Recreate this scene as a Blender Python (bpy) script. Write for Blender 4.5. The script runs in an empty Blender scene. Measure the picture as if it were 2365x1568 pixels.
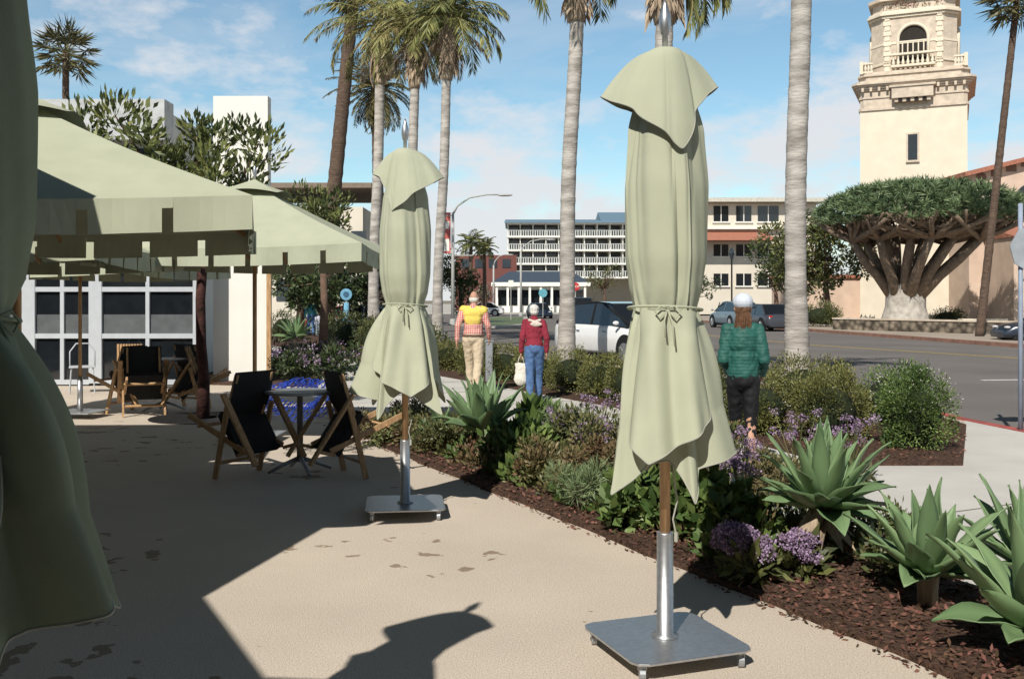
import bpy, math, random
import numpy as np
from mathutils import Vector, Matrix
rad=math.radians
F=2299.3; HZ=693.; CX=1182.5; CAM=1.6
def P(px,py,Y): return Vector(((px-CX)/F*Y,Y,CAM-(py-HZ)/F*Y))
def XX(px,Y): return (px-CX)/F*Y
def ZZ(py,Y): return CAM-(py-HZ)/F*Y
def lineX(Y,dx=0): return 1.86-.495*(Y-4.2)+dx
C=bpy.context.scene.collection
rng=np.random.default_rng(5); R=random.Random(3)

# ---------------------------------------------------------------- materials
def M(name,c,rough=.8,var=.15,scale=6,bump=0,bscale=60,metal=0,c2=None,spec=.3,transl=0,island=0,detail=4,stretch=None):
    if name in bpy.data.materials: return bpy.data.materials[name]
    m=bpy.data.materials.new(name); m.use_nodes=True; nt=m.node_tree; N=nt.nodes; L=nt.links
    b=N['Principled BSDF']; out=N['Material Output']
    b.inputs['Roughness'].default_value=rough; b.inputs['Metallic'].default_value=metal
    b.inputs['Specular IOR Level'].default_value=spec
    tc=N.new('ShaderNodeTexCoord'); vec=tc.outputs['Object']
    if stretch:
        mp=N.new('ShaderNodeMapping'); mp.inputs['Scale'].default_value=stretch; L.new(vec,mp.inputs[0]); vec=mp.outputs[0]
    n=N.new('ShaderNodeTexNoise'); n.inputs['Scale'].default_value=scale; n.inputs['Detail'].default_value=detail
    L.new(vec,n.inputs['Vector'])
    r=N.new('ShaderNodeValToRGB'); r.color_ramp.elements[0].position=.3; r.color_ramp.elements[1].position=.7
    a=[max(0,x*(1-var)) for x in c]; d=list(c2) if c2 else [min(1,x*(1+var)) for x in c]
    r.color_ramp.elements[0].color=(*a,1); r.color_ramp.elements[1].color=(*d,1)
    L.new(n.outputs['Fac'],r.inputs[0]); col=r.outputs[0]
    if island:
        g=N.new('ShaderNodeNewGeometry'); h=N.new('ShaderNodeHueSaturation')
        mr=N.new('ShaderNodeMapRange'); mr.inputs['To Min'].default_value=1-island; mr.inputs['To Max'].default_value=1+island
        L.new(g.outputs['Random Per Island'],mr.inputs[0]); L.new(mr.outputs[0],h.inputs['Value'])
        mr2=N.new('ShaderNodeMapRange'); mr2.inputs['To Min'].default_value=.5+.04*island; mr2.inputs['To Max'].default_value=.5-.05*island
        L.new(g.outputs['Random Per Island'],mr2.inputs[0]); L.new(mr2.outputs[0],h.inputs['Hue'])
        L.new(col,h.inputs['Color']); col=h.outputs[0]
    L.new(col,b.inputs['Base Color'])
    if bump:
        n2=N.new('ShaderNodeTexNoise'); n2.inputs['Scale'].default_value=bscale; n2.inputs['Detail'].default_value=3
        L.new(vec,n2.inputs['Vector']); bp=N.new('ShaderNodeBump'); bp.inputs['Strength'].default_value=bump; bp.inputs['Distance'].default_value=.02
        L.new(n2.outputs['Fac'],bp.inputs['Height']); L.new(bp.outputs[0],b.inputs['Normal'])
    if transl:
        t=N.new('ShaderNodeBsdfTranslucent'); L.new(col,t.inputs['Color']); mx=N.new('ShaderNodeMixShader'); mx.inputs[0].default_value=transl
        L.new(b.outputs[0],mx.inputs[1]); L.new(t.outputs[0],mx.inputs[2]); L.new(mx.outputs[0],out.inputs['Surface'])
    return m
def leafM(name,c,c2=None,transl=0,island=.45,rough=.5,spec=.35): return M(name,c,rough=rough,var=.3,scale=1.5,c2=c2,transl=transl,island=island,spec=spec,detail=1)

fabric=M('sage_canvas',(.45,.47,.35),rough=.9,var=.05,scale=5,bump=.25,bscale=420,spec=.1)
fabricShade=M('shade_darkened_sage_canvas',(.20,.235,.17),rough=.95,var=.08,scale=5,bump=.25,bscale=420,spec=.05)  # sage canvas darkened, shade put into the colour of the left edge parasol
seam=M('pale_seam',(.36,.36,.31),rough=.9)
wood=M('oak_wood',(.46,.27,.13),rough=.55,var=.3,scale=6,stretch=(12,12,1.2),c2=(.60,.38,.20))
steel=M('brushed_steel',(.5,.51,.52),rough=.38,var=.1,metal=.85,scale=40)
steelm=M('matte_steel',(.36,.38,.40),rough=.5,var=.08,metal=.6,scale=10)
blackfab=M('black_mesh_fabric',(.018,.018,.02),rough=.85,bump=.2,bscale=300)
rubber=M('black_rubber',(.015,.015,.016),rough=.7)
concrete=M('light_concrete',(.56,.54,.50),rough=.9,var=.10,scale=1.2,bump=.25,bscale=90)
kerbM=M('kerb_concrete',(.45,.43,.39),rough=.9,var=.15,scale=2,bump=.2)
kerbR=M('red_kerb_paint',(.36,.09,.075),rough=.8,var=.3,scale=4,bump=.2)
mulch=M('dark_bark_mulch',(.06,.034,.023),rough=.95,var=.55,scale=28,bump=1.0,bscale=60,c2=(.13,.072,.048))
chipM=M('bark_chips',(.13,.07,.045),rough=.9,var=.4,island=.6)
stucco=M('cream_stucco',(.72,.64,.51),rough=.92,var=.05,scale=1.2,bump=.15,bscale=20)
stuccoP=M('pink_cream_stucco',(.60,.46,.36),rough=.92,var=.1,scale=1.2,bump=.15,bscale=20)
stone=M('carved_stone',(.58,.49,.39),rough=.9,var=.16,scale=2.5,bump=.4,bscale=12)
whitew=M('white_wall_paint',(.80,.78,.72),rough=.9,var=.04,scale=1)
creamw=M('cream_wall_paint',(.66,.60,.50),rough=.9,var=.06,scale=.5)
glass=M('dark_glass',(.012,.015,.018),rough=.06,var=.2,spec=.8)
glassB=M('bluish_window_glass',(.03,.04,.05),rough=.12,var=.3,spec=.7,scale=.8)
alu=M('grey_aluminium',(.50,.53,.56),rough=.5,var=.05,metal=.1)
blueroof=M('blue_grey_metal_roof',(.14,.22,.29),rough=.6,var=.12,stretch=(6,.3,.3))
terracotta=M('terracotta_tile',(.36,.15,.10),rough=.85,var=.35,scale=5,stretch=(6,1,1),bump=.5,bscale=10)
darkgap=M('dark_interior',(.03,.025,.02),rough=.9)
barkG=M('grey_palm_bark',(.38,.34,.30),rough=.9,var=.35,scale=2.2,bump=.9,bscale=7,stretch=(1,1,3.5),c2=(.54,.50,.45))
barkB=M('brown_palm_bark',(.11,.075,.055),rough=.95,var=.4,scale=5,bump=1,bscale=14,stretch=(1,1,4))
bark=M('brown_bark',(.16,.10,.07),rough=.9,var=.35,scale=5,bump=.7,bscale=20)
barkred=M('reddish_bark',(.055,.022,.018),rough=.85,var=.6,scale=9,bump=.7,bscale=25)
sheathM=M('tan_palm_sheath',(.40,.31,.22),rough=.9,var=.4,scale=3,bump=1,bscale=9,stretch=(4,4,.6))
palmleaf=leafM('palm_green',(.13,.16,.05),c2=(.24,.24,.08))
palmdry=leafM('palm_yellow',(.33,.27,.11),c2=(.20,.22,.07))
palmdark=leafM('palm_dark',(.06,.07,.03),c2=(.13,.12,.05))
oleL=leafM('oleander_leaf',(.055,.09,.03),c2=(.17,.19,.06))
darkL=leafM('dark_tree_leaf',(.03,.055,.02),c2=(.075,.105,.035))
midL=leafM('mid_tree_leaf',(.075,.09,.035),c2=(.14,.155,.05))
hedgeL=leafM('hedge_leaf',(.11,.125,.035),c2=(.23,.235,.075))
lushL=leafM('lush_leaf',(.075,.14,.035),c2=(.16,.23,.065))
redL=leafM('reddish_leaf',(.22,.12,.07),c2=(.14,.19,.065))
featherL=leafM('feathery_leaf',(.17,.24,.11),c2=(.24,.32,.16))
purpleL=leafM('statice_purple',(.27,.16,.30),c2=(.42,.31,.43))
whiteL=leafM('white_blossom',(.6,.58,.5),c2=(.7,.68,.6),island=.1)
dragonL=leafM('dragon_leaf',(.10,.165,.075),c2=(.19,.26,.125),island=.35)
agaveM=leafM('agave_leaf',(.14,.235,.105),c2=(.225,.335,.165),island=.22,rough=.42)
grassL=leafM('grass_green',(.10,.13,.04))
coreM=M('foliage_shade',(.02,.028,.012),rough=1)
skin=M('skin',(.50,.28,.19),rough=.55,var=.08)
def plaza_mat():
    m=M('exposed_aggregate_concrete',(.63,.555,.465),rough=.9,var=.07,scale=.9,bump=.35,bscale=160)
    nt=m.node_tree; N=nt.nodes; L=nt.links; b=N['Principled BSDF']; col=b.inputs['Base Color'].links[0].from_socket
    tc=N.new('ShaderNodeTexCoord')
    sp=N.new('ShaderNodeTexNoise'); sp.inputs['Scale'].default_value=130; sp.inputs['Detail'].default_value=2; L.new(tc.outputs['Object'],sp.inputs[0])
    r0=N.new('ShaderNodeValToRGB'); r0.color_ramp.elements[0].position=.35; r0.color_ramp.elements[0].color=(.72,.70,.68,1); r0.color_ramp.elements[1].position=.6; r0.color_ramp.elements[1].color=(1.08,1.06,1.04,1)
    L.new(sp.outputs[0],r0.inputs[0])
    m1=N.new('ShaderNodeMixRGB'); m1.blend_type='MULTIPLY'; m1.inputs[0].default_value=1; L.new(col,m1.inputs[1]); L.new(r0.outputs[0],m1.inputs[2])
    a=N.new('ShaderNodeTexNoise'); a.inputs['Scale'].default_value=4.6; a.inputs['Detail'].default_value=3; a.inputs['Roughness'].default_value=.5; L.new(tc.outputs['Object'],a.inputs[0])
    w=N.new('ShaderNodeTexNoise'); w.inputs['Scale'].default_value=.6; w.inputs['Detail'].default_value=1; L.new(tc.outputs['Object'],w.inputs[0])
    ad=N.new('ShaderNodeMath'); ad.operation='MULTIPLY'; L.new(a.outputs[0],ad.inputs[0]); L.new(w.outputs[0],ad.inputs[1])
    r1=N.new('ShaderNodeValToRGB'); r1.color_ramp.elements[0].position=.365; r1.color_ramp.elements[0].color=(0,0,0,1); r1.color_ramp.elements[1].position=.372; r1.color_ramp.elements[1].color=(1,1,1,1)
    L.new(ad.outputs[0],r1.inputs[0])
    m2=N.new('ShaderNodeMixRGB'); m2.blend_type='MULTIPLY'; L.new(r1.outputs[0],m2.inputs[0]); L.new(m1.outputs[0],m2.inputs[1]); m2.inputs[2].default_value=(.52,.46,.40,1)
    L.new(m2.outputs[0],b.inputs['Base Color']); return m
plazaM=plaza_mat()
asphalt=M('worn_asphalt',(.165,.15,.14),rough=.9,var=.14,scale=.35,bump=.3,bscale=60)
earth=M('dry_ground',(.22,.19,.14),rough=1,var=.2,scale=.2)

# ---------------------------------------------------------------- mesh builder
class MB:
    def __init__(s): s.v=[]; s.f=[]
    def add(s,vs,fs):
        o=len(s.v); s.v+=[tuple(v) for v in vs]; s.f+=[tuple(i+o for i in f) for f in fs]; return s
    def box(s,c,d,rz=0,rot=None):
        m=rot if rot else Matrix.Rotation(rz,3,'Z'); c=Vector(c); h=[x/2 for x in d]
        vs=[c+m@Vector((sx*h[0],sy*h[1],sz*h[2])) for sz in(-1,1) for sx,sy in((-1,-1),(1,-1),(1,1),(-1,1))]
        return s.add(vs,[(3,2,1,0),(4,5,6,7),(0,1,5,4),(1,2,6,5),(2,3,7,6),(3,0,4,7)])
    def bar(s,a,b,w,h=None,up=(0,0,1)):
        a=Vector(a);b=Vector(b);h=h or w; d=(b-a).normalized(); u=Vector(up)
        if abs(d.dot(u))>.98: u=Vector((1,0,0))
        x=d.cross(u).normalized(); z=x.cross(d).normalized()
        vs=[p+x*i*w/2+z*j*h/2 for p in(a,b) for i,j in((-1,-1),(1,-1),(1,1),(-1,1))]
        return s.add(vs,[(3,2,1,0),(4,5,6,7),(0,1,5,4),(1,2,6,5),(2,3,7,6),(3,0,4,7)])
    def tube(s,pts,r,n=8,cap=True,closed=False):
        pts=[Vector(p) for p in pts]; k=len(pts)
        if not hasattr(r,'__len__'): r=[r]*k
        ref=Vector((.123,.31,.94)); vs=[]; x=None
        for i,p in enumerate(pts):
            t=(pts[(i+1)%k] if (i<k-1 or closed) else p)-(pts[i-1] if (i>0 or closed) else p)
            t=t.normalized() if t.length>1e-9 else Vector((0,0,1))
            if x is None:
                x=t.cross(ref)
                if x.length<.05: x=t.cross(Vector((1,0,0)))
            x=(x-t*x.dot(t)); x.normalize(); y=t.cross(x)
            vs+=[p+(x*math.cos(2*math.pi*j/n)+y*math.sin(2*math.pi*j/n))*r[i] for j in range(n)]
        fs=[]
        for i in range(k if closed else k-1):
            i2=(i+1)%k
            fs+=[(i*n+j,i*n+(j+1)%n,i2*n+(j+1)%n,i2*n+j) for j in range(n)]
        if cap and not closed: fs+=[tuple(range(n-1,-1,-1)),tuple((k-1)*n+j for j in range(n))]
        return s.add(vs,fs)
    def lathe(s,prof,n=24,c=(0,0,0)):
        k=len(prof); vs=[(c[0]+r*math.cos(2*math.pi*j/n),c[1]+r*math.sin(2*math.pi*j/n),c[2]+z) for r,z in prof for j in range(n)]
        fs=[(i*n+j,i*n+(j+1)%n,(i+1)*n+(j+1)%n,(i+1)*n+j) for i in range(k-1) for j in range(n)]
        fs+=[tuple(range(n-1,-1,-1)),tuple((k-1)*n+j for j in range(n))]
        return s.add(vs,fs)
    def ell(s,c,r,n=14,m=9,rot=None):
        if not hasattr(r,'__len__'): r=(r,r,r)
        c=Vector(c); vs=[]
        for i in range(m+1):
            a=math.pi*i/m
            if i in(0,m): q=[(0,0,math.cos(a))]
            else: q=[(math.sin(a)*math.cos(2*math.pi*j/n),math.sin(a)*math.sin(2*math.pi*j/n),math.cos(a)) for j in range(n)]
            for x,y,z in q:
                p=Vector((x*r[0],y*r[1],z*r[2])); vs.append(c+(rot@p if rot else p))
        fs=[(0,1+j,1+(j+1)%n) for j in range(n)]
        for i in range(m-2):
            a=1+i*n; b=a+n; fs+=[(a+j,b+j,b+(j+1)%n,a+(j+1)%n) for j in range(n)]
        a=1+(m-2)*n; e=len(vs)-1; fs+=[(a+j,e,a+(j+1)%n) for j in range(n)]
        return s.add(vs,fs)
    def limb(s,pts,r,n=12):
        s.tube(pts,r,n)
        for p,q in zip(pts,r): s.ell(p,q*1.0,n,7)
        return s
    def prism(s,poly,z0,z1):
        n=len(poly); vs=[(x,y,z0) for x,y in poly]+[(x,y,z1) for x,y in poly]
        return s.add(vs,[tuple(range(n-1,-1,-1)),tuple(range(n,2*n))]+[(i,(i+1)%n,n+(i+1)%n,n+i) for i in range(n)])
    def sheet(s,poly,z): return s.add([(x,y,z) for x,y in poly],[tuple(range(len(poly)))])
    def arch(s,cx,z0,w,zs,y,n=10):
        pts=[(cx-w/2,y,z0),(cx+w/2,y,z0)]+[(cx+w/2*math.cos(math.pi*i/n),y,zs+w/2*math.sin(math.pi*i/n)) for i in range(n+1)]
        return s.add(pts,[tuple(range(len(pts)))])
    def grid(s,fn,nu,nv,wrap=True):
        vs=[fn(i/nu if wrap else i/(nu-1),j/(nv-1)) for j in range(nv) for i in range(nu)]
        fs=[(j*nu+i,j*nu+(i+1)%nu,(j+1)*nu+(i+1)%nu,(j+1)*nu+i) for j in range(nv-1) for i in range(nu if wrap else nu-1)]
        return s.add(vs,fs)
    def xf(s,m): s.v=[tuple(m@Vector(v)) for v in s.v]; return s
    def build(s,name,mat,parent=None,smooth=False,world=False,bevel=0):
        vs=s.v
        if world and parent:
            q=parent
            while q.parent: q=q.parent
            l=q.location; vs=[(x-l.x,y-l.y,z-l.z) for x,y,z in vs]
        me=bpy.data.meshes.new(name); me.from_pydata(vs,[],s.f); me.update()
        if smooth: me.polygons.foreach_set('use_smooth',[True]*len(me.polygons))
        me.materials.append(mat); o=bpy.data.objects.new(name,me); C.objects.link(o)
        if parent: o.parent=parent
        if bevel:
            b=o.modifiers.new('b','BEVEL'); b.width=bevel; b.segments=2; b.limit_method='ANGLE'
        return o
def tag(o,label,cat,group=None,kind=None):
    if label: o['label']=label
    if cat: o['category']=cat
    if group: o['group']=group
    if kind: o['kind']=kind
    return o
def thing(name,label,cat,loc=(0,0,0),rz=0,group=None):
    o=bpy.data.objects.new(name,None); C.objects.link(o); o.location=loc; o.rotation_euler=(0,0,rz); o.empty_display_size=.1
    return tag(o,label,cat,group)
def struct(mb,name,mat): o=mb.build(name,mat); o['kind']='structure'; return o
def remesh(mb,vox,sm=4,disp=0,dscale=.1):
    me=bpy.data.meshes.new('t'); me.from_pydata(mb.v,[],mb.f); me.update()
    o=bpy.data.objects.new('t',me); C.objects.link(o)
    r=o.modifiers.new('r','REMESH'); r.mode='VOXEL'; r.voxel_size=vox
    if sm: q=o.modifiers.new('s','SMOOTH'); q.iterations=sm; q.factor=.5
    if disp:
        tx=bpy.data.textures.new('t','CLOUDS'); tx.noise_scale=dscale
        d=o.modifiers.new('d','DISPLACE'); d.texture=tx; d.strength=disp; d.mid_level=.5
    dg=bpy.context.evaluated_depsgraph_get(); e=o.evaluated_get(dg); m2=e.to_mesh()
    out=MB(); out.v=[tuple(v.co) for v in m2.vertices]; out.f=[tuple(p.vertices) for p in m2.polygons]
    e.to_mesh_clear(); bpy.data.objects.remove(o); bpy.data.meshes.remove(me); return out
# ---------------------------------------------------------------- foliage
def nrm(a): return a/np.maximum(np.linalg.norm(a,axis=1,keepdims=True),1e-9)
def rdir(n): return nrm(rng.normal(size=(n,3)))
def leafobj(name,p,d,L,W,mat,parent=None,fold=.15,droop=0.):
    n=len(p); d=nrm(d); s=nrm(np.cross(d,rdir(n)+np.array([0,0,.01]))); q=np.cross(s,d)
    L=np.broadcast_to(np.asarray(L,float),(n,)).reshape(n,1)*rng.uniform(.7,1.25,(n,1)); W=np.broadcast_to(np.asarray(W,float),(n,)).reshape(n,1)*rng.uniform(.8,1.2,(n,1))
    tip=p+d*L; tip[:,2]-=droop*L[:,0]
    v=np.stack([p,p+d*L*.5+s*W/2+q*W*fold,tip,p+d*L*.5-s*W/2+q*W*fold],1).reshape(-1,3)
    me=bpy.data.meshes.new(name); me.vertices.add(4*n); me.vertices.foreach_set('co',v.ravel())
    me.loops.add(4*n); me.loops.foreach_set('vertex_index',np.arange(4*n,dtype=np.int32))
    me.polygons.add(n); me.polygons.foreach_set('loop_start',np.arange(0,4*n,4,dtype=np.int32)); me.polygons.foreach_set('loop_total',np.full(n,4,dtype=np.int32))
    me.update(calc_edges=True); me.validate(); me.materials.append(mat)
    o=bpy.data.objects.new(name,me); C.objects.link(o)
    if parent: o.parent=parent
    return o
def clumps(c,r,k,cr,n,shell=.45,up=.4):
    c=np.array(c,float); r=np.array(r,float)
    cd=rdir(k); cc=c+cd*(rng.random((k,1))**shell)*r
    csz=cr*rng.uniform(.6,1.3,(k,1))
    idx=rng.integers(0,k,n); ld=rdir(n); p=cc[idx]+ld*csz[idx]*rng.uniform(.45,1,(n,1)); d=ld+np.array([0,0,up])+.4*rdir(n)
    return p,d,cc
def tree(name,label,cat,base,trunk,trad,crown,leafmat,nleaf,L,W,barkm=None,limbs=9,group=None,k=26,cr=.5,up=.3):
    t=thing(name,label,cat,base,group=group)
    p,d,cc=clumps(crown[0],crown[1],k,cr,nleaf,up=up)
    leafobj('crown',p,d,L,W,leafmat,t)
    mb=MB(); mb.tube(trunk,trad,10)
    top=Vector(trunk[-1])
    for q in cc[:limbs]:
        q=Vector(q); mid=top.lerp(q,.5)+Vector((R.uniform(-.1,.1),R.uniform(-.1,.1),-.1))*cr
        mb.tube([top-Vector((0,0,.1)),mid,q],[trad[-1]*.7,trad[-1]*.4,trad[-1]*.12],6)
    mb.build('trunk',barkm or bark,t,smooth=True)
    return t
def frondset(o,n,length,e0,e1,droop,steps=22,ll=.4,hang=.5,az=None,seed=0):
    r=random.Random(seed); p=[];d=[];rach=MB(); LL=[]
    for i in range(n):
        a=rad(az[i%len(az)])+r.uniform(-.15,.15) if az else i*2.399+r.uniform(-.3,.3)
        e=e0+(e1-e0)*(i/max(1,n-1)); h=Vector((math.cos(a),math.sin(a),0)); pos=Vector(o); L_=length*r.uniform(.8,1.1); pts=[pos.copy()]
        side=Vector((-h.y,h.x,0)); dr=droop*r.uniform(.8,1.25)
        for sidx in range(steps):
            t=sidx/steps; ang=e-dr*t**1.2; tan=h*math.cos(ang)+Vector((0,0,math.sin(ang))); pos=pos+tan*(L_/steps); pts.append(pos.copy())
            if t>.12:
                for sg in(-1,1):
                    for sub in(0,.5):
                        p.append(pos-tan*(L_/steps)*sub); v=side*sg*.8+tan*.65+Vector((0,0,-hang*(.6+.8*r.random()))); d.append(v)
                        LL.append(ll*(.45+1.1*math.sin(math.pi*min(1,t*.85+.15))) )
        q=pts[::3]+[pts[-1]]; rach.tube(q,[.03*(1-j/len(q))+.006 for j in range(len(q))],5)
    return np.array([tuple(x) for x in p]),np.array([tuple(x) for x in d]),np.array(LL),rach
def fanset(o,n,R0,seed,nb=16,ll=.5,low=-1.1):
    r=random.Random(seed); p=[];d=[];rach=MB()
    for i in range(n):
        a=i*2.399; e=1.35+(low-1.35)*(i/n)+r.uniform(-.1,.1); v=Vector((math.cos(a)*math.cos(e),math.sin(a)*math.cos(e),math.sin(e)))
        c=Vector(o)+v*R0*r.uniform(.5,.75); rach.tube([o,c],.02,4)
        s=v.cross(Vector((0,0,1))).normalized(); u=s.cross(v)
        for j in range(nb):
            b=(j/(nb-1)-.5)*3.6; w=v*math.cos(b)+s*math.sin(b)+u*r.uniform(-.2,.2)+Vector((0,0,-.15)); p.append(c); d.append(w)
    return np.array([tuple(x) for x in p]),np.array([tuple(x) for x in d]),rach

# ---------------------------------------------------------------- ground and roads
struct(MB().sheet([(-1500,-300),(1500,-300),(1500,2500),(-1500,2500)],-.15),'ground',earth)
kerbN=[(11,-14),(8.2,0),(7.4,5),(6.3,11.5),(6.0,13.3),(5.9,15.3),(5.35,17.8)]+[(lineX(Y,10.4),Y) for Y in(20,24,30,38,48,60,80,110)]
near=kerbN+[(-200,110),(-200,-14)]
struct(MB().sheet([(-60,-60),(160,-60),(260,210),(-120,210)],-.135),'road',asphalt)
struct(MB().prism(near,-.16,0),'plaza',plazaM)
def strip(poly,w,z0,z1,off=0):
    mb=MB(); L=[];Q=[]
    for i,(x,y) in enumerate(poly):
        a=Vector(poly[max(0,i-1)]); b=Vector(poly[min(len(poly)-1,i+1)]); t=(b-a).normalized(); n=Vector((t.y,-t.x))
        p=Vector((x,y)); L.append(p+n*off); Q.append(p+n*(off+w))
    for i in range(len(poly)-1):
        a,b,c,d=L[i],L[i+1],Q[i+1],Q[i]
        mb.add([(*a,z0),(*b,z0),(*c,z0),(*d,z0),(*a,z1),(*b,z1),(*c,z1),(*d,z1)],[(0,1,2,3),(7,6,5,4),(0,4,5,1),(1,5,6,2),(2,6,7,3),(3,7,4,0)])
    return mb
struct(strip(kerbN[:7],.16,-.14,.012,-.02),'kerb_red',kerbR)
struct(strip(kerbN[6:],.16,-.14,.012,-.02),'kerb',kerbM)
sw=[(lineX(Y,1.34),Y) for Y in(-4,4,9,12.5)]+[(-2.4,14.5),(lineX(18,.8),18),(lineX(40,.8),40),(lineX(40,4.9),40),(lineX(14,4.9),14),(3.1,9.6),(4.35,9.6),(5.75,12.6),(6.0,13.2),(6.25,11.5),(7.35,5),(8.1,0),(8.6,-4)]
struct(MB().sheet(sw,.004),'sidewalk',concrete)
jt=MB()
for k in range(14):
    Y=3+k*1.9; jt.box((lineX(Y,1.36)+1.7,Y+.85,.0065),(3.6,.014,.002),rz=.46)
struct(jt,'sidewalk_joints',M('joint_shadow',(.16,.15,.13)))
def bed(name,poly,z=.03): return struct(MB().prism(poly,-.01,z),name,mulch)
bed1=[(lineX(Y,0)+R.uniform(-.025,.025),Y) for Y in [1+.35*i for i in range(30)]]+[(-2.0,13.2),(-1.3,13.2)]+[(lineX(Y,1.34),Y) for Y in(11.5,8,4,1)]
bed('planting_bed_mulch',bed1)
bed2=[(3.1,9.6),(4.35,9.6),(5.75,12.6),(5.8,15.3),(5.2,17.6)]+[(lineX(Y,10.1),Y) for Y in(20,24,30,40,60)]+[(lineX(Y,4.9),Y) for Y in(60,40,25,14)]
bed('kerbside_bed_mulch',bed2)
bed3=[(-7.2,19.2),(-3.6,18.2),(-4.0,21),(-6.6,26),(-9.5,32),(-11,32),(-8.8,24)]
bed('corner_bed_mulch',bed3)
def inpoly(x,y,poly):
    c=False;j=len(poly)-1
    for i in range(len(poly)):
        xi,yi=poly[i];xj,yj=poly[j]
        if (yi>y)!=(yj>y) and x<(xj-xi)*(y-yi)/(yj-yi)+xi:c=not c
        j=i
    return c
cp=[]
while len(cp)<10000:
    Y=3.2+9.5*R.random()**1.6; x=lineX(Y,R.uniform(-.06,1.36)); cp.append((x,Y,.03+.025*R.random() if x>lineX(Y,0) else .008))
for _ in range(2500):
    x=R.uniform(2.6,5.8);Y=R.uniform(9.5,13)
    if inpoly(x,Y,bed2): cp.append((x,Y,.04))
cd=rdir(len(cp)); cd[:,2]*=.35
tag(leafobj('bark_chips',np.array(cp),cd,.042,.017,chipM),'loose dark bark chips covering the planting beds','mulch',kind='stuff')
for nm,mt_,lab,n_,Lf,Wf,lo,hi_,hh in (('green_ground_cover',lushL,'low green leafy ground cover between the bed plants',70,.08,.045,.36,1.28,.18),('red_ground_cover',redL,'low reddish ground cover between the bed plants',95,.05,.022,.28,1.28,.24),('fine_ground_cover',midL,'fine dark green ground cover at the back of the near bed',90,.05,.018,.40,1.3,.26)):
    pp=[];dd=[]
    for i in range(n_):
        Y=6.0+6.4*R.random(); dx=R.uniform(lo,hi_); c_=np.array([lineX(Y,dx),Y,.03]); m_=95
        off=rdir(m_)*np.array([.2,.2,hh]); off[:,2]=np.abs(off[:,2]); pp.append(c_+off*rng.uniform(.4,1,(m_,1))); dd.append(off/.2+np.array([0,0,.4])+.4*rdir(m_))
    tag(leafobj(nm,np.concatenate(pp),np.concatenate(dd),Lf,Wf,mt_),lab,'ground cover',kind='stuff')
farK=[(40,-20),(24,5),(20,25),(18.5,36),(17.5,45),(16,60),(14.5,85),(14.5,100)]
struct(MB().prism([(300,-20)]+farK+[(300,100)],-.16,0),'church_sidewalk',M('brownish_pavement',(.38,.32,.26),var=.12,scale=.4))
struct(strip(farK,.18,-.14,.012,-.1),'kerb_far',M('rusty_kerb',(.28,.15,.11),var=.25,scale=3))
struct(MB().prism([(-60,124),(60,124),(60,400),(-60,400)],-.16,.0),'hotel_ground',kerbM)
med=[(-4.5,70),(-2.0,62),(-.6,60.5),(1.0,66),(1.5,95),(-1.5,95)]
struct(MB().prism(med,-.14,0),'traffic_island',kerbM)
struct(MB().sheet([(x*.86-.2,(y-78)*.9+78) for x,y in med],.006),'island_grass',grassL)
mk2=MB(); mk2.box((10.9,21.6,-.129),(1.5,.16,.004),rz=.12); mk2.add([(11.6,21.2,-.129),(12.7,21.7,-.129),(11.6,22.2,-.129)],[(0,1,2)])
struct(mk2,'road_arrow',M('white_road_paint',(.62,.6,.57),var=.15,scale=8))
cl=[(26,14),(16,27),(11.4,38),(9,50),(7,70),(6.2,100)]
yl=M('yellow_road_paint',(.36,.28,.13),var=.2,scale=6)
struct(strip(cl,.12,-.132,-.127,0),'yellow_line',yl)
struct(strip(cl,.12,-.132,-.127,.3),'yellow_line_inner',yl)

# ---------------------------------------------------------------- umbrellas
def cat_interp(keys,x):
    xs=[k[0] for k in keys]
    if x<=xs[0]: return keys[0][1]
    for i in range(len(keys)-1):
        if x<=xs[i+1]:
            t=(x-xs[i])/(xs[i+1]-xs[i]); t=t*t*(3-2*t)*.5+t*.5; return keys[i][1]*(1-t)+keys[i+1][1]*t
    return keys[-1][1]
def klin(keys,a):
    a%=360; n=len(keys)
    for i in range(n):
        k0=keys[i];k1=keys[(i+1)%n]; a0=k0[0];a1=k1[0]+(360 if i==n-1 else 0); x=a if a>=a0 else a+360
        if a0<=x<=a1:
            t=(x-a0)/(a1-a0); return tuple(k0[j]*(1-t)+k1[j]*t for j in range(1,len(k0)))
    return tuple(keys[0][1:])
def ksm(keys,a,w):
    A=[klin(keys,a+d) for d in(-w,-w*.5,0,w*.5,w)]; wt=(.12,.23,.30,.23,.12)
    return tuple(sum(wt[i]*A[i][j] for i in range(5)) for j in range(len(A[0])))
Rk=[(1.56,.135),(1.60,.15),(1.66,.168),(1.8,.186),(2.1,.188),(2.35,.165),(2.55,.115),(2.66,.03)]
HEM=[(5,.17,1.02),(28,.27,.80),(62,.16,1.02),(95,.27,.78),(125,.15,1.0),(152,.26,.82),(183,.19,.99),(213,.30,.74),(240,.15,.88),(262,.15,.90),(296,.235,.715),(322,.19,.86),(350,.335,.92)]
FLAP=[(205,1.30),(222,1.0),(247,.90),(318,1.09),(335,1.35)]
HOOD=[(2,.245,2.565),(38,.16,2.47),(75,.23,2.38),(120,.17,2.46),(178,.290,2.52),(222,.215,2.43),(287,.185,2.25),(322,.16,2.43),(343,.19,2.52)]
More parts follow.
